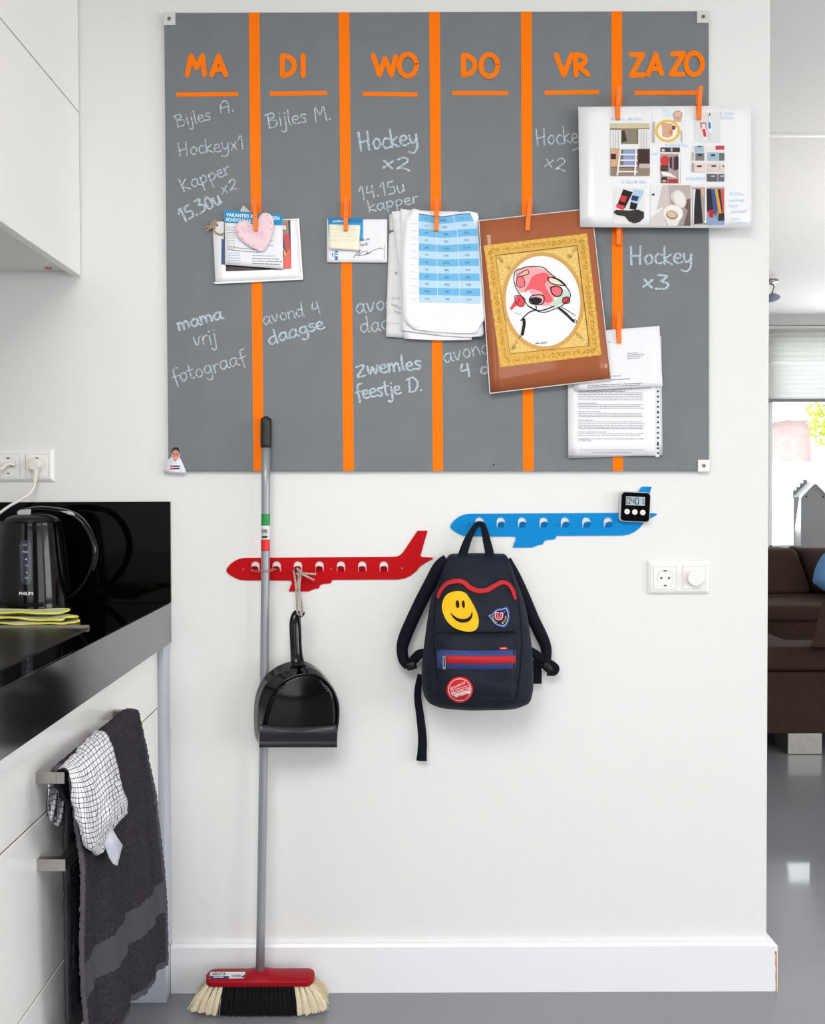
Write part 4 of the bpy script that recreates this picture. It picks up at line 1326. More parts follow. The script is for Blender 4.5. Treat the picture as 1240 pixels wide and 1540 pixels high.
p, pm = sheet('letter_sheet', 'white sheet directly beneath the blue table printout, its lower right edge curling', [(615, 316), (718, 320), (726, 505), (604, 497)], -0.0215, mat('white_paper_c', (232, 232, 236), 0.7), (0.001, 0.004),
              outline=[(615, 316), (718, 320), (722, 400), (726, 487), (727, 502), (724, 505.8), (700, 507.5), (655, 504), (604, 497), (606, 380)])
C = [(608, 313), (720, 319), (729, 500), (605, 500)]
ol_ = [(618, 316.5), (621, 313.8), (624, 314.2), (648, 321.5), (664, 322), (704, 317.5), (716, 320), (719.3, 325), (719, 345), (723, 400), (728.5, 470), (727.5, 482), (720, 492), (719.5, 497), (716, 501), (690, 501.5), (640, 498), (622, 495), (611, 486), (606.5, 478), (605, 440), (604, 390), (608, 334)]
p, pm = sheet('table_printout', 'curled white printout with a blue fraction table, topmost of the thick stack', C, -0.0245, M_PAPER, (0.003, 0.004), outline=ol_, L=10)


def tp(u, v):
    x0 = 629.5 + 0.5 * v; x1 = 707 + 9 * min(1, v * 6) + 7 * v
    x1 = min(x1, 716.5 + 6.3 * v)
    ys = (math.exp(-((u - 0.42) / 0.30) ** 2) * 5 * (1 - v) ** 1.5)
    return (x0 + (x1 - x0) * u, 321 + ys + (133.5 + 2 * u) * v)


VAL = ['1/1', '100%', '1,0', '1/2', '50%', '0,50', '1/4', '25%', '0,25', '3/4', '75%', '0,75', '1/8', '12,5%', '0,125', '1/5', '20%', '0,20', '2/3', '66,7%', '0,67', '2/5', '40%', '0,40', '3/5', '60%', '0,60', '4/5', '80%', '0,80', '9/10', '90%', '0,90', '1/10', '10%', '0,10']
B1, B2 = ink(112, 184, 226), ink(186, 218, 242)
for r in range(12):
    V2 = [tp(u / 12, (r + dv) / 12) for dv in (0, 1) for u in range(13)]
    put('table_row', (V2, [(i, i + 1, i + 14, i + 13) for i in range(12)]), pm, 0.0005, B1 if r % 2 == 0 else B2, p)
    for cc, u in enumerate((0.13, 0.46, 0.81)):
        x, y = tp(u, (r + .5) / 12)
        put('cell_text', text2d(VAL[r * 3 + cc], x, y, 3.0, 1.5, 0.0, 1.0), pm, 0.0010, ink(44, 92, 132), p)
for u in (0.30, 0.66):
    put('column_line', ribbon([tp(u, k / 8) for k in range(9)], 0.7, False), pm, 0.0009, ink(226, 238, 248), p)
put('table_edge', ribbon([tp(k / 12, 0) for k in range(13)], 1.0, False), pm, 0.0009, ink(30, 90, 130), p)
for k in range(12):
    put('row_note', ribbon([(616.5, 336 + k * 10.3), (627, 337 + k * 10.4)], 0.6, False), pm, 0.0004, ink(196, 198, 204), p)

# --- laminated child's painting in a printed gold frame
C = [(719.7, 332), (889, 313.5), (918.5, 570), (736.3, 591.5)]
p, pm = sheet('framed_drawing', "brown laminated sheet with a child's drawing inside a printed gold frame", C, -0.0285, mat('brown_card', (160, 88, 50), 0.6, spec=0.2, coat=0.6), (0.0015, 0.003), cat='drawing', thick=0.0008)
for e in (((719.7, 332), (889, 313.5)), ((889, 313.5), (918.5, 570)), ((918.5, 570), (736.3, 591.5)), ((736.3, 591.5), (719.7, 332))):
    put('clear_border', ribbon([(e[0][0] + (e[1][0] - e[0][0]) * k / 8, e[0][1] + (e[1][1] - e[0][1]) * k / 8) for k in range(9)], 1.3, False), pm, 0.0003, M_FILM, p)


def z6(x, y): return (710 + x / 5.132, 300 + y / 5.132)


M_GOLD = mat('printed_gold', (240, 198, 96), 0.5, spec=0.25, noise=(500, 0.3), c2=(196, 138, 52))
M_GOLD2 = mat('printed_gold_light', (244, 214, 132), 0.5, spec=0.25, noise=(360, 0.2), c2=(212, 166, 84))
oo = [z6(88, 355), z6(885, 262), z6(995, 1200), z6(215, 1295)]
ii = [z6(180, 432), z6(808, 355), z6(902, 1128), z6(290, 1190)]
# wavy ornate outer edge
edge = []
for k in range(4):
    a, b = oo[k], oo[(k + 1) % 4]
    for t in range(26):
        f = t / 26
        nx, ny = (b[1] - a[1]), -(b[0] - a[0]); l = math.hypot(nx, ny)
        w = 0.3 if t % 2 else -0.3
        edge.append((a[0] + (b[0] - a[0]) * f + nx / l * w, a[1] + (b[1] - a[1]) * f + ny / l * w))
put('printed_frame', tess(edge, [ii], L=16), pm, 0.0007, M_GOLD, p)
ocx, ocy = z6(545, 785)
put('printed_frame_panel', tess(ii, [ell(ocx, ocy, 57.5, 69.5, 40, -6)], L=16), pm, 0.0008, M_GOLD2, p)
put('printed_oval_band', tess(ell(ocx, ocy, 62, 74, 48, -6), [ell(ocx, ocy, 56, 68.5, 48, -6)], L=16), pm, 0.0012, mat('printed_gold_mid', (206, 156, 74), 0.4), p)
put('printed_line', joinp(*[ribbon([ii[k], ii[(k + 1) % 4]], 1.1, False) for k in (0, 1)], ribbon([ii[2], ii[3]], 0.5, False), ribbon([ii[3], ii[0]], 0.5, False)), pm, 0.0013, ink(116, 80, 26), p)
sc_ = []
for k in range(4):                      # printed scroll ornament along the frame
    a = ((oo[k][0] + ii[k][0]) / 2, (oo[k][1] + ii[k][1]) / 2); b = ((oo[(k + 1) % 4][0] + ii[(k + 1) % 4][0]) / 2, (oo[(k + 1) % 4][1] + ii[(k + 1) % 4][1]) / 2)
    n_ = 18 if k % 2 == 0 else 22
    for t in range(n_):
        f = (t + .5) / n_
        x, y = a[0] + (b[0] - a[0]) * f, a[1] + (b[1] - a[1]) * f
        sc_.append(ribbon(arc(x, y, 2.6, 2.6, random.uniform(0, 360), random.uniform(400, 560), 6), 0.6, False))
for k in range(4):
    cxn = ii[k]
    for t in range(9):
        f = random.uniform(0.07, 0.26); g_ = random.uniform(-0.12, 0.12)
        x = cxn[0] + (ocx - cxn[0]) * f + g_ * 60; y = cxn[1] + (ocy - cxn[1]) * f - g_ * 60 * (1 if k % 2 else -1)
        if ((x - ocx) / 63) ** 2 + ((y - ocy) / 75) ** 2 < 1.05: continue
        sc_.append(ribbon(arc(x, y, 2.2, 2.2, random.uniform(0, 360), random.uniform(380, 520), 5), 0.5, False))
put('printed_scrolls', joinp(*sc_), pm, 0.0012, ink(146, 104, 34), p)
sl = []
for k in range(4):
    a = (oo[k][0] * .8 + ii[k][0] * .2, oo[k][1] * .8 + ii[k][1] * .2); b = (oo[(k + 1) % 4][0] * .8 + ii[(k + 1) % 4][0] * .2, oo[(k + 1) % 4][1] * .8 + ii[(k + 1) % 4][1] * .2)
    for t in range(16):
        f = (t + .5) / 16
        sl.append(tess(ell(a[0] + (b[0] - a[0]) * f, a[1] + (b[1] - a[1]) * f, 1.3, 0.8, 6)))
put('printed_highlights', joinp(*sl), pm, 0.0013, ink(248, 222, 118), p)
put('oval_paper', tess(ell(ocx, ocy, 56, 68.3, 48, -6), L=16), pm, 0.0010, mat('drawing_paper', (238, 238, 240), 0.4), p)


def wash(pts, c, h=0.0014):
    put('watercolour_wash', tess(spline([z6(*q) for q in pts], 4, True), L=12), pm, h, ink(*c), p)


wash([(345, 545), (420, 520), (540, 535), (620, 590), (640, 700), (620, 800), (560, 820), (500, 800), (430, 700), (380, 720), (350, 690), (335, 610)], (240, 168, 172))
wash([(470, 590), (560, 565), (600, 610), (560, 650), (590, 720), (620, 780), (560, 795), (540, 720), (450, 690), (400, 720), (440, 640)], (232, 96, 104), 0.0015)
wash([(340, 745), (385, 745), (408, 790), (390, 830), (350, 820), (325, 830), (305, 852), (290, 840), (320, 790)], (230, 78, 90), 0.0015)
wash([(605, 680), (680, 680), (690, 720), (650, 745), (615, 720)], (234, 110, 118), 0.0016)
wash([(690, 690), (745, 715), (750, 750), (700, 800), (620, 840), (600, 810), (660, 760)], (196, 218, 200), 0.0015)
wash([(590, 610), (650, 605), (715, 655), (640, 655), (600, 640)], (240, 226, 196), 0.0015)
wash([(700, 765), (735, 755), (752, 785), (735, 805), (700, 795)], (214, 60, 78), 0.0016)
wash([(345, 610), (395, 600), (405, 665), (345, 670)], (236, 118, 122), 0.0015)
wash([(365, 580), (420, 545), (428, 580)], (240, 180, 160), 0.0016)
strokes = [([(375, 535), (430, 518), (540, 522), (600, 570), (650, 610), (720, 670), (755, 725), (745, 770), (690, 820), (620, 850), (560, 870), (500, 860), (430, 820), (390, 760), (340, 690), (320, 610), (335, 550), (375, 535)], 0.95),
           ([(345, 610), (350, 595), (390, 600), (405, 660), (370, 678), (340, 660), (345, 610)], 0.7), ([(345, 585), (420, 543), (430, 575), (345, 600)], 0.8),
           ([(605, 680), (650, 668), (690, 690), (685, 735), (645, 748), (612, 720), (605, 680)], 1.3), ([(580, 610), (600, 600), (660, 620), (718, 662), (640, 655), (600, 640), (582, 610)], 1.0),
           ([(620, 600), (680, 625), (722, 665)], 1.2), ([(445, 760), (470, 740), (545, 740), (550, 790), (520, 812), (450, 800), (440, 770), (445, 760)], 1.1),
           ([(325, 745), (360, 740), (405, 765), (400, 800), (370, 830), (335, 795), (325, 745)], 0.6), ([(335, 800), (355, 790), (365, 765)], 0.6),
           ([(700, 760), (735, 752), (752, 775), (740, 800), (700, 798), (696, 775), (700, 760)], 0.9), ([(490, 820), (490, 850), (440, 870), (400, 905), (375, 935)], 1.2),
           ([(395, 925), (400, 960), (385, 1040)], 3.4), ([(385, 1035), (362, 1068)], 0.7), ([(670, 840), (720, 880), (780, 940)], 2.6), ([(690, 830), (795, 895)], 0.6),
           ([(780, 930), (800, 930), (802, 950), (775, 945)], 0.7), ([(430, 820), (500, 855), (560, 850), (630, 822)], 1.2), ([(325, 870), (370, 890)], 0.3)]
put('ink_drawing', joinp(*[ribbon(spline([z6(*q) for q in s], 4), w * 1.35) for s, w in strokes]), pm, 0.0019, ink(22, 22, 24), p)
put('ink_nose', tess(spline([z6(*q) for q in [(452, 760), (500, 755), (535, 770), (525, 800), (480, 808), (445, 785)]], 4, True)), pm, 0.0019, ink(24, 24, 26), p)
put('signature', text2d('jimi 2019', 813.2, 515.6, 2.7, -2, 0.015, 1.2, shear=0.2), pm, 0.0017, ink(26, 26, 28), p)

# --- letters at the lower right
C = [(853, 578), (986, 583), (985.5, 685.3), (854.3, 685.3)]
SLC = [(853, 505), (994, 505), (996, 684.5), (854, 689)]
p, pm = sheet('plastic_sleeve', 'clear punched plastic sleeve around the printed letter at lower right', SLC, -0.0150, mat('sleeve_film', (196, 200, 204), 0.15), (0.0008, 0.003), cat='sleeve')
st_ = quadgrid([(986, 575), (995, 575), (990.5, 687.5), (985.5, 687.5)], 1, 10)
put('punched_strip', quadgrid([(984.8, 560), (992.8, 560), (991, 687), (985.5, 687)], 1, 10), pm, 0.0006, mat('white_strip', (224, 226, 228), 0.25), p)
put('punch_hole', joinp(*[tess(ell(989, y, 1.7, r, 12)) for y, r in ((588.5, 1.7), (596.5, 1.7), (604, 1.7), (612, 1.7), (620, 2.4), (627.5, 1.7), (635, 1.7), (643, 1.7), (651, 1.7), (658.5, 1.7), (667.5, 3.4), (674, 1.7), (681.5, 1.7))]), pm, 0.0009, ink(70, 76, 82), p)
C = [(853, 520), (985, 520), (985.5, 685.3), (854.3, 685.3)]
p, pm = sheet('printed_letter_page', 'white printed letter page full of text in the clear sleeve at lower right', C, -0.0162, M_PAPER, (0.0008, 0.003))
y = 588.0
for blk in ((1, .3), (5, .04), (0, 0), (1, .75), (3, .03), (0, 0), (1, .7), (3, .03), (0, 0), (1, .8), (5, .2), (0, 0), (1, .6), (2, .03), (0, 0), (1, .18)):
    if blk[0] == 0: y += 2.6; continue
    lines(p, pm, 869, 969 - (blk[1] if blk[1] >= .3 else 0) * 95, y, blk[0], 2.55, ink(128, 132, 140) if blk[1] < .3 else ink(78, 80, 88), 0.75, 0, 0.06 if blk[1] < .3 else 0)
    y += blk[0] * 2.55
lines(p, pm, 869, 890, 660, 2, 2.5, ink(128, 132, 140), 0.75)
lines(p, pm, 872, 967, 676.5, 1, 3, ink(128, 132, 140), 0.6, 0, 0)
lines(p, pm, 889, 950, 680, 1, 3, ink(128, 132, 140), 0.6, 0, 0)
C = [(850, 501), (991.2, 490.2), (995.9, 581.2), (864, 588)]
p, pm = sheet('letter_page', 'white folded letter clipped above the sleeve, partly behind the brown framed drawing', C, -0.0205, mat('white_paper_d', (234, 234, 238), 0.7), (0.0008, 0.004))
for k, w in enumerate((16, 25, 22, 18)):
    lines(p, pm, 943, 943 + w, 531 + k * 2.7, 1, 3, K1, 0.75, -0.04, 0)
lines(p, pm, 913, 918, 514, 1, 3, K1, 0.7)
lines(p, pm, 893, 934, 566.5, 1, 3, K1, 0.75, -0.045, 0)
lines(p, pm, 883, 948, 572.2, 1, 3, K1, 0.75, -0.045, 0)
lines(p, pm, 883, 976, 579.4, 2, 2.6, K1, 0.75, -0.045, 0.3)
lines(p, pm, 883, 980, 586.9, 1, 2.6, K1, 0.75, -0.045, 0)

# --- photo sheet at upper right
C = [(869, 160.8), (1129, 158.6), (1129.5, 343.5), (871.7, 341.6)]
p, pm = sheet('photo_sheet', 'large white laminated sheet with nine small photos and blue handwriting', C, -0.0330, M_LAM, (0.001, 0.002), cat='photo sheet', thick=0.0007)


def z8(x, y): return (860 + x / 4.4286, 140 + y / 4.4286)


lay = [0]


def ph_(polys, name='photo'):
    base = put(name, tess([z8(*q) for q in polys[0][0]]), pm, 0.0006, ink(*polys[0][1], 0.3), p)
    for k, (pl, c) in enumerate(polys[1:]):
        if isinstance(pl, tuple):   # ellipse
            o_ = [z8(*q) for q in ell(*pl[:4], 18, pl[4] if len(pl) > 4 else 0)]
        elif len(pl) == 2: o_ = [z8(pl[0][0], pl[0][1]), z8(pl[1][0], pl[0][1]), z8(pl[1][0], pl[1][1]), z8(pl[0][0], pl[1][1])]
        else: o_ = [z8(*q) for q in pl]
        put('photo_detail', tess(o_), pm, 0.0008 + 0.00012 * k, ink(*c, 0.3), base)


# loft bed
ph_([([(252, 200), (515, 200), (517, 550), (255, 550)], (132, 116, 104)), ([(252, 200), (515, 235)], (206, 196, 160)), ([(330, 235), (430, 340)], (138, 130, 110)),
     ([(330, 250), (350, 250), (365, 320), (330, 330)], (70, 60, 50)), ([(254, 245), (326, 370)], (232, 230, 228)), ([(440, 240), (515, 370)], (232, 230, 228)), ([(255, 372), (320, 490)], (216, 170, 130)),
     ([(320, 340), (440, 372)], (236, 236, 236)), ([(258, 405), (292, 440)], (60, 44, 40)), ([(440, 375), (517, 490)], (70, 50, 46)), ([(340, 380), (430, 480)], (150, 160, 196)),
     ([(255, 500), (517, 550)], (150, 130, 110)), ([(445, 470), (517, 500)], (190, 180, 176))]
    + [([(312 - k * 3, 366 + k * 38), (436, 376 + k * 38)], (226, 228, 236)) for k in range(5)] + [([(318, 366), (328, 366), (306, 548), (294, 548)], (232, 234, 240)), ([(420, 366), (432, 366), (424, 548), (412, 548)], (232, 234, 240))]
    + [([(270 + 18 * k, 250), (273 + 18 * k, 370)], (170, 168, 170)) for k in range(3)] + [([(458 + 18 * k, 246), (461 + 18 * k, 370)], (170, 168, 170)) for k in range(3)])
# breakfast plate
ph_([([(530, 112), (745, 112), (745, 328), (530, 328)], (236, 235, 234)), ((635, 252, 84, 76), (232, 190, 84)), ((635, 252, 66, 60), (240, 236, 228)),
     ([(592, 205), (612, 195), (670, 205), (668, 285), (640, 297), (600, 290), (600, 240)], (216, 170, 140)), ((676, 230, 12, 14), (50, 46, 50)), ((676, 230, 5, 6), (220, 90, 90)),
     ([(672, 140), (734, 140), (725, 190), (680, 190)], (212, 172, 158)), ((703, 142, 31, 26), (190, 150, 138)), ((703, 142, 24, 19), (222, 186, 170)),
     ([(537, 192), (552, 192), (548, 328), (534, 328)], (188, 176, 168)), ([(722, 250), (731, 250), (734, 325), (726, 325)], (190, 178, 160)), ((660, 260, 8, 16, 20), (206, 140, 60))])
# tooth brush
ph_([([(815, 130), (985, 130), (985, 328), (815, 328)], (224, 222, 222)), ([(850, 195), (892, 195), (896, 250), (858, 250)], (190, 120, 110)), ([(862, 205), (886, 205), (888, 230), (864, 230)], (230, 222, 220)),
     ([(858, 232), (890, 230), (902, 312), (872, 316)], (238, 236, 238)), ([(864, 240), (886, 238), (894, 290), (876, 292)], (220, 70, 72)), ((914, 225, 15, 42), (230, 234, 240)), ([(906, 195), (920, 195), (924, 235), (908, 238)], (60, 120, 180)),
     ([(908, 260), (922, 260), (920, 306), (908, 306)], (210, 220, 232)), ([(913, 132), (919, 132), (919, 150), (913, 150)], (60, 64, 70)), ([(912, 150), (921, 150), (920, 192), (911, 192)], (236, 236, 238))])
# wardrobe
ph_([([(585, 365), (718, 365), (722, 600), (588, 600)], (178, 162, 158)), ([(590, 362), (716, 394)], (72, 60, 62)), ([(596, 372), (616, 390)], (210, 200, 198)), ([(655, 366), (668, 388)], (196, 180, 176)), ([(585, 394), (720, 404)], (236, 232, 230)), ((618, 450, 30, 34), (206, 62, 66)), ([(588, 480), (640, 520)], (90, 60, 60)),
     ([(650, 425), (664, 500)], (60, 56, 74)), ([(664, 420), (676, 510)], (150, 130, 140)), ([(676, 425), (688, 515)], (110, 44, 54)), ([(688, 418), (700, 510)], (60, 60, 84)), ([(700, 425), (716, 505)], (40, 38, 46)),
     ([(590, 520), (650, 532), (700, 566), (600, 548)], (238, 232, 228)), ([(595, 560), (632, 596)], (60, 46, 48)), ([(600, 578), (626, 594)], (226, 140, 132)), ([(640, 572), (704, 598)], (176, 60, 62)), ([(708, 404), (718, 600)], (238, 234, 232))])
# storage shelves
ph_([([(797, 350), (1013, 350), (1013, 588), (893, 588), (893, 530), (797, 530)], (232, 226, 224)), ([(812, 352), (878, 394)], (164, 194, 204)), ([(820, 398), (880, 450)], (126, 130, 132)), ([(900, 395), (976, 450)], (160, 190, 202)),
     ([(978, 398), (1013, 450)], (112, 112, 116)), ([(797, 395), (812, 450)], (190, 176, 170)), ([(955, 350), (1013, 376)], (200, 70, 84)), ([(814, 468), (882, 524)], (226, 210, 202)), ([(900, 468), (976, 524)], (222, 206, 200)), ([(984, 468), (1013, 524)], (222, 206, 200)),
     ([(797, 466), (810, 524)], (170, 158, 156)), ([(898, 538), (966, 588)], (96, 98, 106)), ([(972, 538), (1013, 588)], (104, 106, 114)), ([(836, 408), (864, 418)], (40, 36, 40)), ([(832, 482), (862, 492)], (50, 44, 44)), ([(924, 408), (952, 418)], (50, 50, 56)),
     ([(928, 480), (958, 490)], (50, 44, 44)), ([(924, 550), (950, 556)], (226, 226, 226)), ([(986, 550), (1010, 556)], (226, 226, 226)), ([(836, 352), (862, 358)], (50, 50, 56)), ([(1002, 482), (1013, 490)], (50, 44, 44))])
# tubes and brush
ph_([([(275, 630), (480, 630), (482, 870), (275, 870)], (228, 226, 224)), ([(340, 640), (404, 660), (350, 770), (300, 745)], (34, 30, 32)), ([(330, 680), (368, 690), (350, 730), (312, 712)], (206, 56, 60)), ([(296, 736), (350, 752), (342, 780), (292, 762)], (224, 70, 74)),
     ([(410, 640), (478, 650), (440, 740), (392, 728)], (176, 202, 224)), ([(400, 680), (446, 690), (432, 720), (390, 712)], (44, 62, 104)), ([(390, 724), (436, 738), (424, 778), (382, 770)], (34, 36, 46)),
     ([(275, 795), (290, 778), (380, 782), (440, 776), (478, 792), (478, 830), (450, 858), (415, 868), (380, 855), (350, 820), (300, 812)], (58, 50, 50))])
# toilet
ph_([([(522, 612), (788, 612), (788, 884), (522, 884)], (186, 174, 166)), ([(522, 612), (600, 612), (610, 880), (522, 884)], (232, 232, 232)), ([(600, 612), (640, 612), (650, 740), (560, 780)], (206, 196, 190)), ([(522, 830), (640, 740), (660, 884), (522, 884)], (214, 206, 202)), ([(740, 720), (788, 700), (788, 884), (720, 884)], (112, 92, 84)),
     ([(660, 700), (770, 780), (740, 884), (660, 884)], (160, 150, 148)), ((670, 690, 16, 30), (214, 206, 198)), ((712, 705, 44, 66, -24), (206, 202, 198)), ((716, 705, 36, 56, -24), (232, 228, 224)), ([(655, 735), (740, 780), (700, 810), (650, 770)], (214, 208, 202)), ((672, 802, 66, 58, 10), (238, 232, 226)), ((664, 812, 40, 30, 12), (160, 130, 104)), ((664, 808, 32, 21, 12), (214, 190, 162)),
     ([(622, 840), (716, 850), (700, 884), (640, 884)], (228, 220, 214)), ((540, 676, 9, 7), (60, 56, 56))])
# clothes rail
ph_([([(797, 612), (1013, 612), (1013, 876), (797, 876)], (168, 158, 156)), ([(797, 612), (1013, 628)], (226, 222, 220)), ([(800, 640), (826, 640), (832, 870), (802, 870)], (226, 222, 222)), ([(822, 636), (852, 640), (870, 868), (810, 872), (812, 760)], (48, 44, 48)), ([(856, 636), (880, 636), (878, 690), (866, 690)], (214, 170, 140)),
     ([(884, 612), (894, 612), (894, 860), (884, 860)], (232, 230, 230)), ([(894, 640), (924, 636), (944, 800), (900, 790)], (46, 42, 52)), ([(906, 780), (942, 775), (936, 828), (914, 824)], (190, 40, 60)), ([(926, 640), (946, 640), (970, 780), (950, 824), (940, 740)], (56, 86, 150)),
     ([(948, 636), (966, 636), (996, 800), (976, 820), (966, 740)], (222, 160, 70)), ([(968, 640), (986, 640), (1006, 780), (996, 800)], (60, 56, 60)), ([(988, 640), (1010, 640), (1013, 800), (1002, 796)], (206, 90, 80)), ([(894, 830), (1013, 830), (1013, 876), (894, 876)], (140, 160, 190)), ([(976, 800), (1013, 800), (1013, 850), (970, 850)], (60, 52, 58)), ([(880, 850), (894, 850), (892, 866), (878, 862)], (236, 234, 234))])
HB = ink(196, 226, 242)
for (s, x, y, x1, y1, h_) in (('8.00u -8.00u', 257, 182, 470, 180, 11), ('7.50u', 574, 128, 650, 126, 11), ('-8.00u', 580, 156, 668, 150, 11), ('8.00u', 980, 146, 1076, 144, 11), ('8.00u', 990, 174, 1072, 172, 11),
                         ('8.30u-8.45u', 330, 602, 494, 600, 11), ('8.00u-8.15u', 622, 356, 772, 354, 11), ('8.15u-8.20u', 762, 578, 880, 576, 11), ('op', 530, 414, 575, 408, 11), ('8.20u', 1048, 680, 1140, 680, 12), ('Vertrek', 1042, 722, 1150, 722, 12),
                         ('naar', 1044, 758, 1106, 756, 12), ('school', 1058, 798, 1160, 794, 12), ('xxx', 1058, 846, 1126, 844, 12), ('mama', 1058, 874, 1160, 872, 12)):
    s = s.replace('V', 'v')
    a, b = z8(x, y), z8(x1, y1)
    put('blue_handwriting', write_px(s, a[0], a[1], b[0], b[1], h_ / 4.4286, 0.8), pm, 0.0006, HB, p)

# --- cut-out photo of a child at the lower left board corner
def zc_(x, y): return (240 + x / 22.0, 650 + y / 22.0)


C = [(246, 672), (281, 672), (281, 712), (246, 712)]
body = [(110, 1330), (160, 1180), (210, 1050), (290, 900), (370, 840), (400, 800), (385, 700), (400, 600), (450, 520), (540, 490), (620, 530), (665, 620), (665, 760), (650, 830), (690, 880), (750, 1000), (800, 1120), (860, 1270), (870, 1360), (740, 1370), (600, 1350), (300, 1350)]
p, pm = sheet('photo_magnet', 'cut-out photo of a smiling child in a white hoodie at the lower left board corner', C, -0.0138, mat('hoodie_print', (230, 228, 236), 0.35), cat='photo', outline=[zc_(*q) for q in body], L=None, thick=0.0014)
put('printed_hair', tess(spline([zc_(*q) for q in [(395, 720), (395, 620), (440, 530), (540, 492), (620, 530), (660, 620), (655, 740), (630, 640), (540, 590), (440, 640), (415, 740)]], 3, True)), pm, 0.0003, ink(46, 34, 32, 0.35), p)
put('printed_face', tess(spline([zc_(*q) for q in [(415, 730), (440, 620), (540, 590), (625, 640), (645, 750), (620, 850), (560, 930), (520, 970), (460, 920), (420, 830)]], 3, True)), pm, 0.0004, ink(204, 138, 116, 0.35), p)
put('printed_smile', tess([zc_(*q) for q in [(470, 820), (520, 840), (590, 815), (560, 870), (510, 875)]]), pm, 0.0007, ink(240, 228, 222, 0.35), p)
put('printed_eye', joinp(tess([zc_(*q) for q in [(455, 720), (505, 715), (500, 740), (460, 740)]]), tess([zc_(*q) for q in [(555, 725), (605, 720), (600, 745), (560, 745)]])), pm, 0.0007, ink(70, 36, 34, 0.35), p)
put('printed_logo', tess([zc_(*q) for q in [(350, 1100), (470, 1100), (470, 1230), (350, 1230)]]), pm, 0.0005, ink(196, 50, 60, 0.35), p)
put('printed_logo', tess([zc_(*q) for q in [(470, 1100), (665, 1100), (660, 1225), (470, 1230)]]), pm, 0.0005, ink(36, 62, 88, 0.35), p)
put('printed_logo', tess([zc_(*q) for q in [(360, 1145), (655, 1145), (655, 1182), (360, 1182)]]), pm, 0.0008, ink(226, 220, 230, 0.35), p)
put('printed_crease', joinp(ribbon([zc_(700, 1150), zc_(710, 1330)], 0.5, False), ribbon([zc_(330, 960), zc_(460, 1020), zc_(560, 1020)], 0.4, False)), pm, 0.0005, ink(180, 178, 190, 0.35), p)


# ================================================================== ORANGE PEGS
def peg_meshes(rt):
    """local frame: origin at grip, z up, front towards -y"""
    w = 0.0048
    L_ = 0.034
    o = wloc(rt)

    def leg(sgn, name):
        # profile in (y,z)
        if sgn < 0:
            pr = [(-0.0012, -L_), (-0.0052, -L_), (-0.0066, -0.004), (-0.0064, 0.002), (-0.0160, 0.036), (-0.0138, 0.036), (-0.0030, 0.002), (-0.0030, -0.006)]
        else:
            pr = [(0.0012, -L_), (0.0036, -L_), (0.0040, 0.004), (0.0040, 0.036), (0.0016, 0.036), (0.0008, 0.0)]
        V = [o + Vector((-w, y, z)) for y, z in pr] + [o + Vector((w, y, z)) for y, z in pr]
        n = len(pr)
        F = [tuple(range(n)), tuple(range(2 * n - 1, n - 1, -1))] + [(i, (i + 1) % n, n + (i + 1) % n, n + i) for i in range(n)]
        return bevel(mk(name, V, F, M_PEG, rt), 0.0005)
    leg(-1, 'front_leg'); leg(1, 'back_leg')
    mk('spring', *join(tube([o + Vector((-0.0062, -0.0012, 0.001)), o + Vector((0.0062, -0.0012, 0.001))], 0.0022, 8),
                       tube([o + Vector((-0.0052, -0.0012, 0.001)), o + Vector((-0.0050, -0.0078, -0.003)), o + Vector((0.0050, -0.0078, -0.003)), o + Vector((0.0052, -0.0012, 0.001))], 0.0007, 6)), M_PEG, rt)


PEGS = [(384, 325, -0.0275, -1, 'orange mini peg holding the pink heart stack on the first stripe'),
        (520, 325, -0.0205, 1, 'orange mini peg holding the yellow sticky note on the second stripe'),
        (656, 325, -0.0275, 1, 'orange mini peg holding the blue table printout on the third stripe'),
        (794, 325, -0.0300, 4, 'orange mini peg holding the brown framed drawing on the fourth stripe'),
        (928, 158, -0.0345, 0, 'orange mini peg holding the photo sheet at its left, on the last stripe'),
        (1050, 158, -0.0345, 0, 'orange mini peg holding the photo sheet at its right, under ZO'),
        (929, 346, -0.0200, 0, 'orange mini peg tip just showing below the photo sheet on the last stripe'),
        (929, 494, -0.0222, -3, 'orange mini peg holding the folded letter on the last stripe')]
peg0 = None
for (px, py, y, rot, lab) in PEGS:
    if peg0 is None:
        peg0 = thing('clothes_peg', P(px, py, y), lab, 'peg', 'orange pegs on the board')
        peg_meshes(peg0)
        r = peg0
    else:
        r = peg0.copy(); COL.objects.link(r)
        for ch in list(peg0.children):
            c = ch.copy(); COL.objects.link(c); c.parent = r
        r.location = P(px, py, y)
        r['label'] = lab
    r.rotation_euler = (0, R(rot), 0)


# ================================================================== AIRPLANE COAT RACKS
def z6r(x, y): return (330 + x / 3.7576, 780 + y / 3.7576)


PL = [(38, 294), (42, 280), (60, 258), (85, 239), (110, 227), (135, 222), (160, 221), (980, 216), (1003, 213), (1020, 206), (1036, 190), (1118, 68), (1175, 68), (1135, 208), (1142, 217), (1203, 220), (1206, 226), (1165, 248),
      (1135, 268), (1110, 298), (1080, 322), (1045, 338), (1010, 344), (640, 346), (634, 352), (630, 364), (615, 367), (585, 369), (568, 376), (560, 394), (535, 398), (515, 406), (500, 412), (390, 412), (408, 362), (404, 350),
      (150, 349), (115, 346), (85, 334), (58, 318), (42, 304)]
HK = [203, 323, 443, 565, 686, 806, 928]


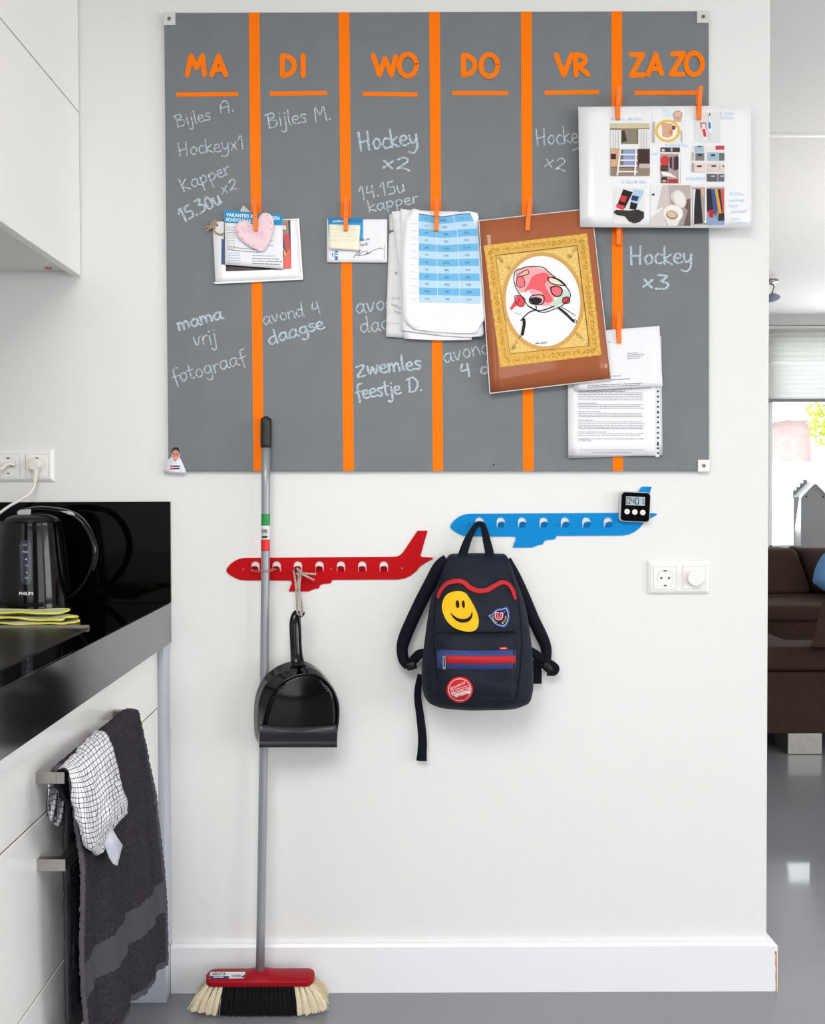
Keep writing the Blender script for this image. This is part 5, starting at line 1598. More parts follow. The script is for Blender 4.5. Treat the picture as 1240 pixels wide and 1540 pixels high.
def rack(dx, dy, m, mscrew, name, label, screws):
    o_ = (dx, dy)
    pm = plane_map(-0.0005)
    px = [(z6r(*q)[0] + dx, z6r(*q)[1] + dy) for q in PL]
    c = P(sum(p[0] for p in px) / len(px), max(p[1] for p in px), 0)
    rt = thing(name, c, label, 'coat rack')
    holes = []
    for k, hx in enumerate(HK):
        cx, cy = z6r(hx, 270)
        cx += dx; cy += dy
        r = 6.3
        a = [(cx + r * math.cos(R(180 + 180 * t / 12)), cy - 1.5 + r * math.sin(R(180 + 180 * t / 12))) for t in range(13)] + [(cx + r, cy + 7.5), (cx - r, cy + 7.5)]
        holes.append(a)
    put('plate', tess(px, holes), pm, 0.0022, m, rt, 0.0022)
    # tongue hook, built once and copied
    s = 1 / 650.0
    r = 5.1 * s
    h = 8.6 * s
    a0 = R(48)
    h0 = None
    for k, hx in enumerate(HK):
        cx, cy = z6r(hx, 270)
        w = P(cx + dx, cy + 7.5 + dy, -0.0005)
        if h0 is None:
            pr = [(-r, 0), (r, 0), (r, h)] + [(r * math.cos(R(180 * t / 10)), h + r * math.sin(R(180 * t / 10))) for t in range(1, 10)] + [(-r, h)]
            V = []
            for th in (0, 0.0016):
                for x, l in pr:
                    # rises out of the plate in a small curve
                    f = min(1, l / (h * 0.7))
                    V.append(w + Vector((x, -l * math.sin(a0) * f - th * math.cos(a0), l * (math.cos(a0) + (1 - f) * 0.3) - th * math.sin(a0) * 0.4)))
            n = len(pr)
            F = [tuple(range(n)), tuple(range(2 * n - 1, n - 1, -1))] + [(i, (i + 1) % n, n + (i + 1) % n, n + i) for i in range(n)]
            h0 = mk('hook', V, F, m, rt)
            w0 = w
        else:
            c_ = h0.copy(); COL.objects.link(c_); c_.parent = rt
            c_.location = w - w0
    for sx, sy in screws:
        x, y = z6r(sx, sy)
        w = P(x + dx, y + dy, -0.002)
        mk('screw', *join(disc_y(w.x, w.z, 0.0024, -0.0038, -0.002, 14, r1=0.0015)), mscrew, rt)
    return rt


rack(0, 0, M_RED, M_STEEL, 'airplane_coat_rack', 'red airplane-shaped metal coat rack behind the broom handle', ((135, 285), (630, 283), (1030, 280)))
rack(336.8, -66.2, M_BLUE, mat('dark_blue_screw', (30, 100, 150), 0.4), 'airplane_coat_rack', 'blue airplane-shaped metal coat rack holding the backpack', ((135, 285), (630, 283), (1030, 280)))

# ---------------- kitchen timer
def z9(x, y): return (900 + x / 6.889, 700 + y / 6.889)


tc = P(*z9(380, 430), -0.02)
tm = thing('kitchen_timer', P(*z9(370, 600), 0), 'square digital kitchen timer with black face and silver case on the blue rack tail', 'timer')
ang = R(2.6)


def rr_(cx, cz, w, h, r, n=6):
    out = []
    for (sx, sz, a) in ((1, 1, 0), (-1, 1, 90), (-1, -1, 180), (1, -1, 270)):
        for k in range(n + 1):
            q = R(a + 90 * k / n)
            out.append((cx + sx * (w / 2 - r) + r * math.cos(q), cz + sz * (h / 2 - r) + r * math.sin(q)))
    return out


def tbox(name, w, h, r, y0, y1, m, parent, dx=0, dz=0):
    pr = rr_(dx, dz, w, h, r)
    n = len(pr)
    c, s = math.cos(-ang), math.sin(-ang)
    V = [Vector((tc.x + x * c - z * s, y, tc.z + x * s + z * c)) for y in (y0, y1) for x, z in pr]
    return mk(name, V, [tuple(range(n)), tuple(range(2 * n - 1, n - 1, -1))] + [(i, (i + 1) % n, n + (i + 1) % n, n + i) for i in range(n)], m, parent)


W_ = 46 / 650.0
M_SILV = mat('silver_plastic', (206, 206, 206), 0.25, metal=0.5)
bevel(tbox('case', W_, W_ * 0.985, 0.009, -0.0165, -0.0035, M_SILV, tm), 0.002, 3)
fc_ = bevel(tbox('face', W_ * 0.93, W_ * 0.93, 0.008, -0.0185, -0.016, M_BLACKP, tm, 0.0008, 0), 0.0008)
tbox('display', 0.0432, 0.0200, 0.0006, -0.0192, -0.0184, mat('lcd_glass', (176, 190, 196), 0.25), tm, -0.0006, 0.0135)


def tmap(px, py, h): return P(px, py, -0.0192 - h)


x, y = z9(379, 371)
for i, ch in enumerate('04'):
    pass
SEG = {'0': 'abcdef', '4': 'bcfg', '1': 'bc'}
def seg7(ch, cx, cy, w, h):
    s = {'a': ((-w, -h), (w, -h)), 'b': ((w, -h), (w, 0)), 'c': ((w, 0), (w, h)), 'd': ((-w, h), (w, h)), 'e': ((-w, 0), (-w, h)), 'f': ((-w, -h), (-w, 0)), 'g': ((-w, 0), (w, 0))}
    parts = []
    for k in SEG[ch]:
        a, b = s[k]
        q = 0.06
        a2 = (a[0] + (b[0] - a[0]) * q, a[1] + (b[1] - a[1]) * q); b2 = (b[0] + (a[0] - b[0]) * q, b[1] + (a[1] - b[1]) * q)
        def rot(p): return (cx + p[0] + 0.045 * 0 - p[1] * 0.045, cy + p[1] + p[0] * 0.045)
        parts.append(ribbon([rot(a2), rot(b2)], 1.1, False))
    return parts
dg = []
for ch, zx in (('0', 307), ('4', 350), ('0', 397), ('1', 446)):
    x, y = z9(zx, 368 + (zx - 379) * 0.04)
    dg += seg7(ch, x, y, 2.1, 4.6)
put('digits', joinp(*dg), tmap, 0.0003, ink(24, 28, 32), tm)
for zx, zy, t_ in ((293, 478, 'MIN'), (373, 483, 'SEC'), (455, 488, 'S/S')):
    x, y = z9(zx, zy)
    w = P(x, y, -0.0195)
    b_ = bevel(mk('button', *disc_y(w.x, w.z, 0.0062, -0.0205, -0.0184, 24), M_SOCK, tm), 0.0006)
    put('button_print', text2d(t_, x, y, 1.3, 2.6), plane_map(-0.0206), 0.0002, ink(120, 120, 124), b_)

# ================================================================== BROOM
yb0, ybt = -0.078, -0.0275
gb = P(391, 1462, yb0); gt = P(400, 624, ybt)
br = thing('broom', Vector((P(391, 1518, yb0).x, yb0, 0)), 'broom with grey pole and red head leaning on the wall', 'broom')


def pole(t, off=0):                # t 0 bottom .. 1 top
    sag = math.sin(math.pi * t) * 0.0025
    return gb.lerp(gt, t) + Vector((sag, 0, 0))


def tpx(py):                        # parameter of the pole for a px height
    lo, hi = 0.0, 1.0
    for _ in range(30):
        m_ = (lo + hi) / 2
        w = pole(m_)
        d = CROT.transposed() @ (w - EYE)
        yy = 770 + cam_data.shift_y * 1540 - d.y / d.z * FPX * -1 * -1
        yy = 770 + cam_data.shift_y * 1540 + (d.y / d.z) * FPX
        if yy > py: lo = m_
        else: hi = m_
    return (lo + hi) / 2


def seg(name, pya, pyb, r, m, parent=None, extra=None, n=28):
    a, b = tpx(pya), tpx(pyb)
    pts = [pole(a + (b - a) * k / 12) for k in range(13)]
    rr = [r] * 13
    if extra: pts, rr = extra(pts, rr)
    return mk(name, *tube(pts, rr, n), m, parent or br, True)


po = seg('pole', 1462, 668, 0.0098, M_POLE)


def cap_(pts, rr):
    e = pts[-1]; d = (pts[-1] - pts[-2]).normalized()
    pts = pts[:-1]; rr = rr[:-1]
    rr[0] = 0.0115
    for k in range(6):
        a = R(15 * k + 8)
        pts.append(e - d * 0.012 + d * 0.012 * math.sin(a)); rr.append(0.0122 * math.cos(a) * 0.98)
    return pts, rr


M_GRIP = mat('black_grip', (30, 28, 28), 0.5)
gr = seg('grip', 673, 626, 0.0124, M_GRIP, None, cap_)
w = pole(tpx(634))
mk('hang_hole', *disc_y(w.x - 0.002, w.z, 0.0038, w.y - 0.0128, w.y - 0.008, 12), M_DARK, gr)
seg('green_label', 790.5, 773, 0.0101, mat('green_label', (14, 138, 62), 0.4, noise=(300, 0.25)), po)['label'] = 'green printed band on the pole'
seg('barcode_label', 811.5, 790.5, 0.0101, mat('white_label', (218, 220, 218), 0.4), po)
seg('red_label', 828.5, 811.5, 0.0101, mat('red_label', (216, 24, 36), 0.4), po)['label'] = 'red band on the pole'


def polemap(px, py, h):
    t = tpx(py)
    c = pole(t)
    d = ray(px, py).normalized()
    # intersect ray with vertical cylinder around the pole
    o2 = Vector((EYE.x - c.x, EYE.y - c.y)); d2 = Vector((d.x, d.y))
    r = 0.0101 + h
    A, B, C_ = d2.dot(d2), 2 * o2.dot(d2), o2.dot(o2) - r * r
    D = B * B - 4 * A * C_
    if D < 0: return P(px, py, c.y)
    return EYE + d * ((-B - math.sqrt(D)) / (2 * A))


put('barcode', joinp(*[rect(393.5 + k * 0.95, 796, 393.5 + k * 0.95 + (0.55 if k % 3 else 0.35), 802, 1, 1) for k in range(9)], rect(393.5, 804, 402, 804.7, 4, 1), rect(393.5, 806, 402, 809, 4, 1)), polemap, 0.0004, ink(40, 40, 42), po)

# broom head
M_BRED = mat('dark_red_plastic', (150, 6, 28), 0.4, spec=0.2)
hz1 = P(391, 1461, yb0).z; hz0 = P(391, 1481.7, yb0 - 0.02).z
xa, xb_ = P(308.5, 1475, yb0 - 0.01).x, P(472.5, 1475, yb0 - 0.01).x
cxh = gb.x
yc_ = yb0
V, F = [], []
NX = 60
for i in range(NX + 1):
    u = i / NX
    x = xa + (xb_ - xa) * u
    e = min(u, 1 - u) * (xb_ - xa)
    rnd = min(1, e / 0.018)
    wy = 0.026 * math.sqrt(max(0.0001, 1 - (1 - rnd) ** 2)) + 0.0005
    dz = (hz1 - hz0) * 0.80
    topz = hz0 + dz * (0.55 + 0.45 * math.sqrt(max(0, 1 - (1 - rnd) ** 2)))
    hump = 0.0105 * math.exp(-(abs(x - cxh) / 0.026) ** 2.6)
    prf = [(-wy, hz0), (-wy, hz0 + 0.010), (-wy * 0.86, hz0 + 0.013), (-wy * 0.55, topz + hump * 0.6), (0, topz + hump), (wy * 0.55, topz + hump * 0.6), (wy, hz0 + 0.012), (wy, hz0)]
    V += [Vector((x, yc_ + y, z)) for y, z in prf]
n = 8
for i in range(NX):
    for k in range(n):
        F.append((i * n + k, i * n + (k + 1) % n, (i + 1) * n + (k + 1) % n, (i + 1) * n + k))
F += [tuple(range(n)), tuple(range(NX * n, NX * n + n))]
bh = mk('head', V, F, M_BRED, br, True)
bevel(bh, 0.0008)
mk('socket_collar', *tube([gb + Vector((0, 0, -0.018)), gb + Vector((0, 0, -0.006)), gb + Vector((0, 0, 0.001))], [0.024, 0.0165, 0.0135], 24), M_BRED, bh, True)
mk('collar_ring', *tube([gb + Vector((0, 0, 0.0)), gb + Vector((0, 0, 0.002))], 0.0118, 20), M_DARK, bh, True)
HB_ = BVHTree.FromPolygons([tuple(v) for v in V], F)
hm_ = drape_map([HB_])
put('head_label', tess([(316.5, 1461.8), (369, 1461.5), (367, 1471.3), (314.5, 1471.8)], L=8), hm_, 0.0008, mat('white_label', (218, 220, 218), 0.4), bh)
put('label_text', text2d('ARVITA', 329, 1464.6, 4.2, 0, 0.02, 1.0), hm_, 0.0014, ink(50, 66, 100), bh)
put('label_band', rect(315.5, 1468, 343.5, 1471.6, 6, 1), hm_, 0.0013, ink(30, 56, 112), bh)
put('label_barcode', joinp(*[rect(348 + k * 1.7, 1465.6, 348.8 + k * 1.7, 1469.8, 1, 1) for k in range(9)]), hm_, 0.0014, ink(50, 50, 52), bh)
put('label_band', rect(366, 1466, 368.6, 1470, 1, 1), hm_, 0.0013, ink(30, 56, 112), bh)

# bristles
def bristles(name, ranges, m, seed, lab):
    random.seed(seed)
    V, F = [], []
    for (u0, u1, cnt) in ranges:
        nt = max(1, int((u1 - u0) * 26))
        for c in range(cnt):
            tuft = (random.randrange(nt) + 0.5) / nt
            u = u0 + (u1 - u0) * (tuft + random.gauss(0, 0.16 / nt))
            row = random.randrange(4)
            y = yc_ - 0.019 + row * 0.0125 + random.gauss(0, 0.0012)
            x = xa + 0.004 + (xb_ - xa - 0.008) * u
            s = (u - 0.5) * 2
            spread = (abs(s) ** 3.2) * math.copysign(0.036, s)
            ln = hz0 - 0.001
            zend = max(0.0012, 0.0015 + random.random() * 0.007 + 0.014 * abs(s) ** 6)
            yo = (row - 1.5) * 0.0075
            ex = x + spread + random.gauss(0, 0.0028)
            ey = y + yo + random.gauss(0, 0.002)
            w = 0.00055
            p0 = Vector((x, y, hz0 + 0.001)); p2 = Vector((ex, ey, zend))
            p1 = p0.lerp(p2, 0.55) + Vector((spread * 0.10, yo * 0.1, 0.001))
            k = len(V)
            for p_, ww in ((p0, w * 0.9), (p1, w), (p2, w * 0.7)):
                V += [p_ + Vector((-ww, 0, 0)), p_ + Vector((ww, 0, 0)), p_ + Vector((0, ww * 1.4, 0))]
            for q_ in (0, 3):
                for e in range(3):
                    F.append((k + q_ + e, k + q_ + (e + 1) % 3, k + q_ + 3 + (e + 1) % 3, k + q_ + 3 + e))
    o = mk(name, V, F, m, br)
    o['kind'] = 'stuff'
    o['label'] = lab
    return o


bristles('bristles', [(0.0, 0.165, 1700), (0.825, 1.0, 1700)], mat('cream_bristle', (232, 220, 190), 0.7, noise=(400, 0.2)), 3, 'cream natural bristles at both ends')
bristles('bristles', [(0.155, 0.835, 4600)], mat('black_bristle', (14, 14, 20), 0.7, spec=0.2), 4, 'black bristles in the middle')
random.seed(11)
# cord tying the pole to the rack
M_PINK = mat('pink_elastic', (206, 120, 110), 0.7)
w = pole(tpx(857))
el_ = [P(378, 857, -0.008), P(383, 857.8, -0.013), Vector((w.x - 0.010, w.y - 0.006, P(391, 857.5, w.y).z)), Vector((w.x, w.y - 0.0118, P(397, 857.6, w.y).z)), Vector((w.x + 0.010, w.y - 0.006, P(403, 857.2, w.y).z)), P(410, 856, -0.013), P(419, 855, -0.008)]
el2 = [v + Vector((0, 0.0005, -0.0035)) for v in el_[1:-1]]
o = mk('elastic_cord', *join(tube(spline([tuple(v) for v in el_], 5), 0.0011, 6), tube(spline([tuple(el_[0])] + [tuple(v) for v in el2] + [tuple(el_[-1])], 5), 0.0009, 6)), M_PINK, None, True)
tag(o, 'thin pink elastic cord holding the broom pole to the first red hooks', 'cord')

# ================================================================== DUSTPAN
def z7(x, y): return (370 + x / 5.925, 880 + y / 5.925)


def PD(px, py, y):                 # the pan rests tilted against the broom pole
    return P(px, py, y - 0.052 + 0.036 * (px - 383) / 127.0)


dp_ = thing('dustpan', P(*z7(460, 1445), -0.07), 'glossy black plastic dustpan hanging upside down from a cord on the red rack', 'dustpan')
rear = [(112, 1405), (84, 1350), (74, 1250), (72, 1150), (76, 1060), (88, 985), (118, 895), (180, 805), (265, 735), (375, 688), (470, 674), (555, 695), (650, 758), (740, 860), (795, 955), (824, 1050), (830, 1150), (822, 1238), (812, 1300), (808, 1400)]
mid = [(122, 1400), (112, 1340), (106, 1250), (106, 1150), (112, 1070), (130, 985), (165, 905), (222, 835), (300, 790), (395, 755), (490, 740), (570, 742), (650, 775), (735, 865), (795, 960), (826, 1050), (831, 1150), (823, 1238), (812, 1300), (808, 1400)]
front = [(128, 1395), (128, 1320), (146, 1238), (158, 1170), (180, 1085), (215, 985), (262, 910), (332, 850), (420, 808), (510, 787), (590, 788), (650, 808), (705, 845), (755, 898), (795, 965), (822, 1060), (827, 1150), (820, 1235), (810, 1300), (806, 1395)]
inner = [(135, 1390), (136, 1320), (156, 1238), (170, 1170), (194, 1090), (230, 1000), (276, 928), (344, 868), (428, 826), (515, 806), (588, 806), (642, 824), (692, 858), (738, 908), (776, 972), (802, 1062), (808, 1150), (804, 1235), (800, 1300), (798, 1390)]
V, F = [], []
LOOPS = [(rear, -0.014), (rear, -0.020), (mid, -0.040), (mid, -0.046), (front, -0.058), (front, -0.062), (inner, -0.0605)]
LOOPS = [(spline(l, 3), y) for l, y in LOOPS]
n = len(LOOPS[0][0])
for l, y in LOOPS:
    V += [PD(*z7(*q), y) for q in l]
for j in range(len(LOOPS) - 1):
    for k in range(n - 1):
        F.append((j * n + k, j * n + k + 1, (j + 1) * n + k + 1, (j + 1) * n + k))
pan = mk('pan', V, F, M_BLACKP, dp_, True)
solid(pan, 0.0018, 0)
# gently domed bottom panel
fl_ = [z7(*q) for q in spline(inner, 3)]
cxx = sum(q[0] for q in fl_) / len(fl_)
V2, F2 = tess(fl_, L=9)
x0, x1 = min(q[0] for q in fl_), max(q[0] for q in fl_); y0, y1 = min(q[1] for q in fl_), max(q[1] for q in fl_)


def dome(px, py, h):
    u = (px - x0) / (x1 - x0) * 2 - 1; v = (py - y0) / (y1 - y0) * 2 - 1
    return PD(px, py, -0.0595 - 0.006 * max(0, 1 - u * u) * max(0, 1 - v * v) - h)


put('bottom_panel', (V2, F2), dome, 0, M_BLACKP, dp_, 0.0015, True)
# rubber lip, a rolled strip across the mouth
prl = [(1238, -0.0640), (1252, -0.0665), (1275, -0.0700), (1310, -0.0715), (1345, -0.0700), (1375, -0.0670), (1392, -0.0655), (1400, -0.0672), (1420, -0.0680), (1445, -0.0665), (1447, -0.0630), (1400, -0.0600), (1300, -0.0600), (1240, -0.0600)]
V, F = [], []
NXX = 24
for i in range(NXX + 1):
    u = i / NXX
    for zy, y in prl:
        sagy = 26 * math.sin(math.pi * u) ** 0.8 if zy < 1300 else 0
        zx = (122 + (806 - 122) * u) if zy < 1398 else (116 + (810 - 116) * u)
        V.append(PD(*z7(zx, zy + sagy), y))
n = len(prl)
for i in range(NXX):
    for k in range(n):
        F.append((i * n + k, i * n + (k + 1) % n, (i + 1) * n + (k + 1) % n, (i + 1) * n + k))
F += [tuple(range(n)), tuple(range(NXX * n, NXX * n + n))]
lip = mk('lip', V, F, mat('black_rubber_lip', (26, 28, 32), 0.3), dp_, True)
bevel(lip, 0.0006)
# handle
hpts = [(470, 245), (448, 262), (436, 330), (438, 420), (442, 520), (448, 620), (458, 690), (464, 728)]
hr = [0.005, 0.0105, 0.0132, 0.0136, 0.0134, 0.0140, 0.0165, 0.020]
hs = spline([(*z7(*q), -0.034 - 0.004 * i, r_) for i, (q, r_) in enumerate(zip(hpts, hr))], 5)
mk('handle', *tube([PD(a, b, min(c, -0.03)) for a, b, c, d in hs], [d for *_, d in hs], 20, flat=0.8), M_BLACKP, dp_, True)
hs = spline([(*z7(x, y), r_) for x, y, r_ in ((462, 262, .002), (474, 330, .0030), (478, 420, .0034), (480, 520, .0034), (490, 620, .0034), (512, 700, .003), (545, 765, .002))], 5)
mk('handle_ridge', *tube([PD(a, b, -0.050 - 0.004 * k / len(hs)) for k, (a, b, c) in enumerate(hs)], [c for *_, c in hs], 10), M_BLACKP, dp_, True)
hs = spline([(*z7(x, y), -0.040) for x, y in ((462, 246), (492, 232), (512, 240), (511, 258), (496, 275), (478, 282))], 4)
mk('eyelet', *tube([PD(a, b, c) for a, b, c in hs], 0.0024, 8), M_BLACKP, dp_, True)
# hanging cord
st1 = [(441, 859, -0.006), (442, 862, -0.020), (444, 875, -0.030), (446, 900, -0.055), (447, 922, -0.078), (450, 925, -0.084)]
st2 = [(451, 858, -0.010), (452, 864, -0.024), (450, 880, -0.034), (450, 900, -0.060), (452, 920, -0.082), (453, 926, -0.086), (451, 923, -0.080)]
st3 = [(446, 855, -0.014), (450, 859, -0.022), (448, 880, -0.032), (453, 905, -0.062), (456, 921, -0.084)]
kn1 = [(449, 861, -0.026), (456, 862, -0.030), (465, 863, -0.030), (475, 863.5, -0.026)]
kn2 = [(449, 862, -0.026), (457, 865, -0.031), (465, 869, -0.030), (472, 872.5, -0.026)]
o = mk('hanging_cord', *join(*[tube([P(*q) for q in spline(s, 6)], 0.0024, 8) for s in (st1, st2, st3, kn1, kn2)], tube([P(*q) for q in spline([(447, 858, -0.026), (452, 860, -0.031), (450, 865, -0.029), (446, 862, -0.027)], 4)], 0.0026, 8)), M_CORD, None, True)
tag(o, 'speckled beige knotted cord from which the black dustpan hangs', 'cord')

# ================================================================== BACKPACK
bpk = thing('backpack', P(716, 1058, -0.06), 'navy canvas backpack with smiley patch hanging from the blue rack', 'backpack')
ROWS = [(833, 678, 758, .030), (837, 673, 762, .045), (850, 667, 768, .062), (871, 660, 775, .085), (898, 649, 785, .105), (928, 643, 792, .118), (965, 638, 797, .128), (1000, 634, 800, .134), (1027, 634, 800, .134), (1043, 637, 798, .128), (1053, 643, 794, .118), (1059, 655, 783, .10)]
rs = spline(ROWS, 6)
V, F = [], []
NS = 72


def bagdent(px, py):
    d = 0.0
    d += 0.010 * math.exp(-((px - 712) / 24) ** 2 - ((py - 880) / 16) ** 2)      # sag under the collapsed top
    d += 0.005 * math.exp(-((px - 735) / 10) ** 2 - ((py - 930) / 26) ** 2)
    d -= 0.006 * math.exp(-((px - 690) / 26) ** 2 - ((py - 885) / 12) ** 2)
    d += 0.004 * math.exp(-((py - 947) / 5) ** 2) * (1 if 650 < px < 785 else 0.3)
    d += 0.0016 * math.sin(px * 0.11 + py * 0.05) + 0.0012 * math.sin(py * 0.17 - px * 0.06)
    return d


for (py, L_, R_, dpt) in rs:
    for k in range(NS):
        a = 2 * math.pi * k / NS
        ca, sa = math.cos(a), math.sin(a)
        ex = 2 / 2.7
        ux = math.copysign(abs(ca) ** ex, ca)
        uy = math.copysign(abs(sa) ** ex, sa)
        yy = -0.010 - dpt * 0.5 + uy * dpt * 0.5
        px = (L_ + R_) / 2 + ux * (R_ - L_) / 2
        if uy < 0: yy += bagdent(px, py) * (-uy)
        V.append(P(px, py, -0.010 - dpt * 0.45) + Vector((0, 0, 0)))
        V[-1] = Vector((V[-1].x, yy, V[-1].z))
m_ = len(rs)
for i in range(m_ - 1):
    for k in range(NS):
        F.append((i * NS + k, i * NS + (k + 1) % NS, (i + 1) * NS + (k + 1) % NS, (i + 1) * NS + k))
# caps as fans
for base in (0, (m_ - 1) * NS):
    c = Vector((0, 0, 0))
    for k in range(NS): c += V[base + k]
    V.append(c / NS + Vector((0, 0, 0.002 if base == 0 else -0.004)))
    for k in range(NS): F.append((base + k, base + (k + 1) % NS, len(V) - 1))
bag = mk('body', V, F, M_NAVY, bpk, True)
BB = BVHTree.FromPolygons([tuple(v) for v in V], F)
bm1 = drape_map([BB])


def dtube(name, pts, r, m, parent, mp=bm1, lift=0.0, n=8):
    return mk(name, *tube([mp(x, y, lift) for x, y in spline(pts, 6)], r, n), m, parent, True)


dtube('piping', [(664, 872), (655, 900), (652, 935), (652, 970), (656, 1010), (662, 1048)], 0.0016, M_NAVYD, bpk)
dtube('piping', [(769, 870), (779, 905), (783, 940), (784, 975), (781, 1015), (777, 1048)], 0.0016, M_NAVYD, bpk)
dtube('piping', [(664, 872), (676, 838)], 0.0014, M_NAVYD, bpk)
dtube('piping', [(768, 868), (757, 838)], 0.0014, M_NAVYD, bpk)
# red zip band across the top
zp = spline([(658, 900), (662, 888), (672, 877), (688, 873.5), (698, 876), (706, 883), (718, 888), (732, 887), (744, 880), (754, 875.5), (764, 878), (771, 888), (775, 902)], 6)
dtube('zip_shadow_fold', [(660, 886), (671, 874), (688, 870), (700, 873), (708, 880), (719, 884.5), (731, 883.5), (743, 877), (754, 872), (766, 876), (774, 888)], 0.0030, M_NAVY, bpk, lift=0.0008)
V2, F2 = [], []
for i, q in enumerate(zp):
    a = zp[max(i - 1, 0)]; b = zp[min(i + 1, len(zp) - 1)]
    l = math.hypot(b[0] - a[0], b[1] - a[1]); nx, ny = -(b[1] - a[1]) / l, (b[0] - a[0]) / l
    w = 1.0 + 3.2 * math.sin(math.pi * i / (len(zp) - 1)) ** 0.35
    for s in (-1, -.33, .33, 1):
        V2.append((q[0] + nx * w * s, q[1] + ny * w * s))
    if i:
        for k in range(3): F2.append((4 * i - 4 + k, 4 * i - 3 + k, 4 * i + 1 + k, 4 * i + k))
put('red_zip_band', (V2, F2), bm1, 0.0035, mat('red_webbing', (186, 14, 28), 0.7, bump=(700, 0.4, 0.001)), bpk, 0.003, True)['label'] = 'curved red zip band across the top'

# front pocket
PK = [(656, 953), (775, 951), (777, 1000), (775, 1050), (660, 1054), (654, 1000)]
V, F = [], []
nu, nv = 26, 20
for j in range(nv + 1):
    v = j / nv
    xl = 655.5 + 1.5 * math.sin(v * 3) + (4 * max(0, v - .85) / .15); xr_ = 776 + 1 * math.sin(v * 3) - (3 * max(0, v - .85) / .15)
    for i in range(nu + 1):
        u = i / nu
        px, py = xl + (xr_ - xl) * u, 951 + 101 * v + 2 * math.sin(math.pi * u) * v
        e = min(1, (1 - abs(2 * u - 1) ** 6)) * min(1, (1 - abs(2 * v - 1) ** 7))
        V.append(bm1(px, py, -0.001 + 0.016 * e ** 0.5 + 0.0012 * math.sin(u * 9 + v * 5)))
for j in range(nv):
    for i in range(nu):
        a = j * (nu + 1) + i
        F.append((a, a + 1, a + nu + 2, a + nu + 1))
pk = mk('front_pocket', V, F, M_NAVY, bpk, True)
PB = BVHTree.FromPolygons([tuple(v) for v in V], F)
pm2 = drape_map([PB, BB])
dtube('seam', [(657, 952), (700, 951), (740, 950.5), (776, 950)], 0.0014, M_NAVYD, pk, lift=0.002)
bandq = lambda y0, y1, x0=656.5, x1=775.5, s=1.5: ([(x0 + (x1 - x0) * i / 20, (y0 if j == 0 else (y0 + y1) / 2 if j == 1 else y1) + s * math.sin(math.pi * i / 20) + (1.5 * (1 - i / 20) if False else 0)) for j in range(3) for i in range(21)],
                                                    [(j * 21 + i, j * 21 + i + 1, (j + 1) * 21 + i + 1, (j + 1) * 21 + i) for j in range(2) for i in range(20)])
put('blue_band', bandq(977, 1005.5), pm2, 0.0012, mat('royal_blue_webbing', (42, 60, 120), 0.7, noise=(60, 0.12), bump=(700, 0.4, 0.001)), pk, 0.001, True)['label'] = 'royal blue band along the front pocket'
put('pocket_zip', bandq(986, 997.5, 669, 775, 0.8), pm2, 0.0030, MATS['red_webbing'], pk, 0.001, True)['label'] = 'red pocket zip'
put('zip_teeth', bandq(991.2, 992.4, 669, 775, 0.8), pm2, 0.0036, mat('dark_red_teeth', (150, 8, 24), 0.5), pk, 0.0008, True)
zpull = put('zip_pull', tess([(665.5, 986.5), (670, 986.5), (670.5, 994), (669.7, 1006.5), (665.8, 1006.5), (665.2, 994)], [[(667, 990), (669, 990), (668.8, 1003), (667, 1003)]]), pm2, 0.0058, M_STEEL, pk, 0.0015)
put('pocket_tag', tess([(750, 976.5), (751, 973.5), (760, 972.6), (763, 974.5), (762.5, 976.8)]), pm2, 0.0022, ink(200, 40, 60), pk, 0.001)
put('tag_mark', rect(752.5, 974.2, 761, 975.8, 2, 1), pm2, 0.0026, ink(226, 150, 160), pk)


def z5(x, y): return (590 + x / 4.054, 780 + y / 4.054)


M_SMILE = mat('yellow_felt', (250, 190, 22), 0.9, noise=(300, 0.12), bump=(500, 0.8, 0.002))
sm_ = [z5(*q) for q in [(395, 444), (425, 447), (450, 462), (475, 500), (500, 545), (518, 590), (523, 630), (515, 662), (495, 682), (460, 687), (420, 680), (375, 662), (335, 625), (312, 580), (303, 540), (310, 500), (330, 467), (360, 450)]]
sp_ = put('smiley_patch', tess(spline(sm_, 4, True), L=5), bm1, 0.0035, M_SMILE, bpk, 0.003)
sp_['label'] = 'yellow lopsided smiley patch'
dtube('stitched_rim', sm_ + [sm_[0]], 0.0009, mat('yellow_thread', (238, 200, 30), 0.8), sp_, lift=0.0036)
M_BLK = ink(24, 18, 16, 0.8)
for cx, cy, rx, ry in ((396, 521, 11, 24), (432, 521, 9, 23)):
    x, y = z5(cx, cy)
    put('eye', tess(ell(x, y, rx / 4.054, ry / 4.054, 20, -4)), bm1, 0.0042, M_BLK, sp_)
up_ = spline([z5(*q) for q in [(352, 568), (372, 590), (400, 607), (430, 612), (458, 605), (475, 590), (482, 568)]], 4)
lo_ = spline([z5(*q) for q in [(487, 572), (484, 602), (465, 625), (430, 634), (395, 625), (368, 602), (352, 570)]], 4)
put('smile', tess(up_ + lo_, L=4), bm1, 0.0042, M_BLK, sp_)

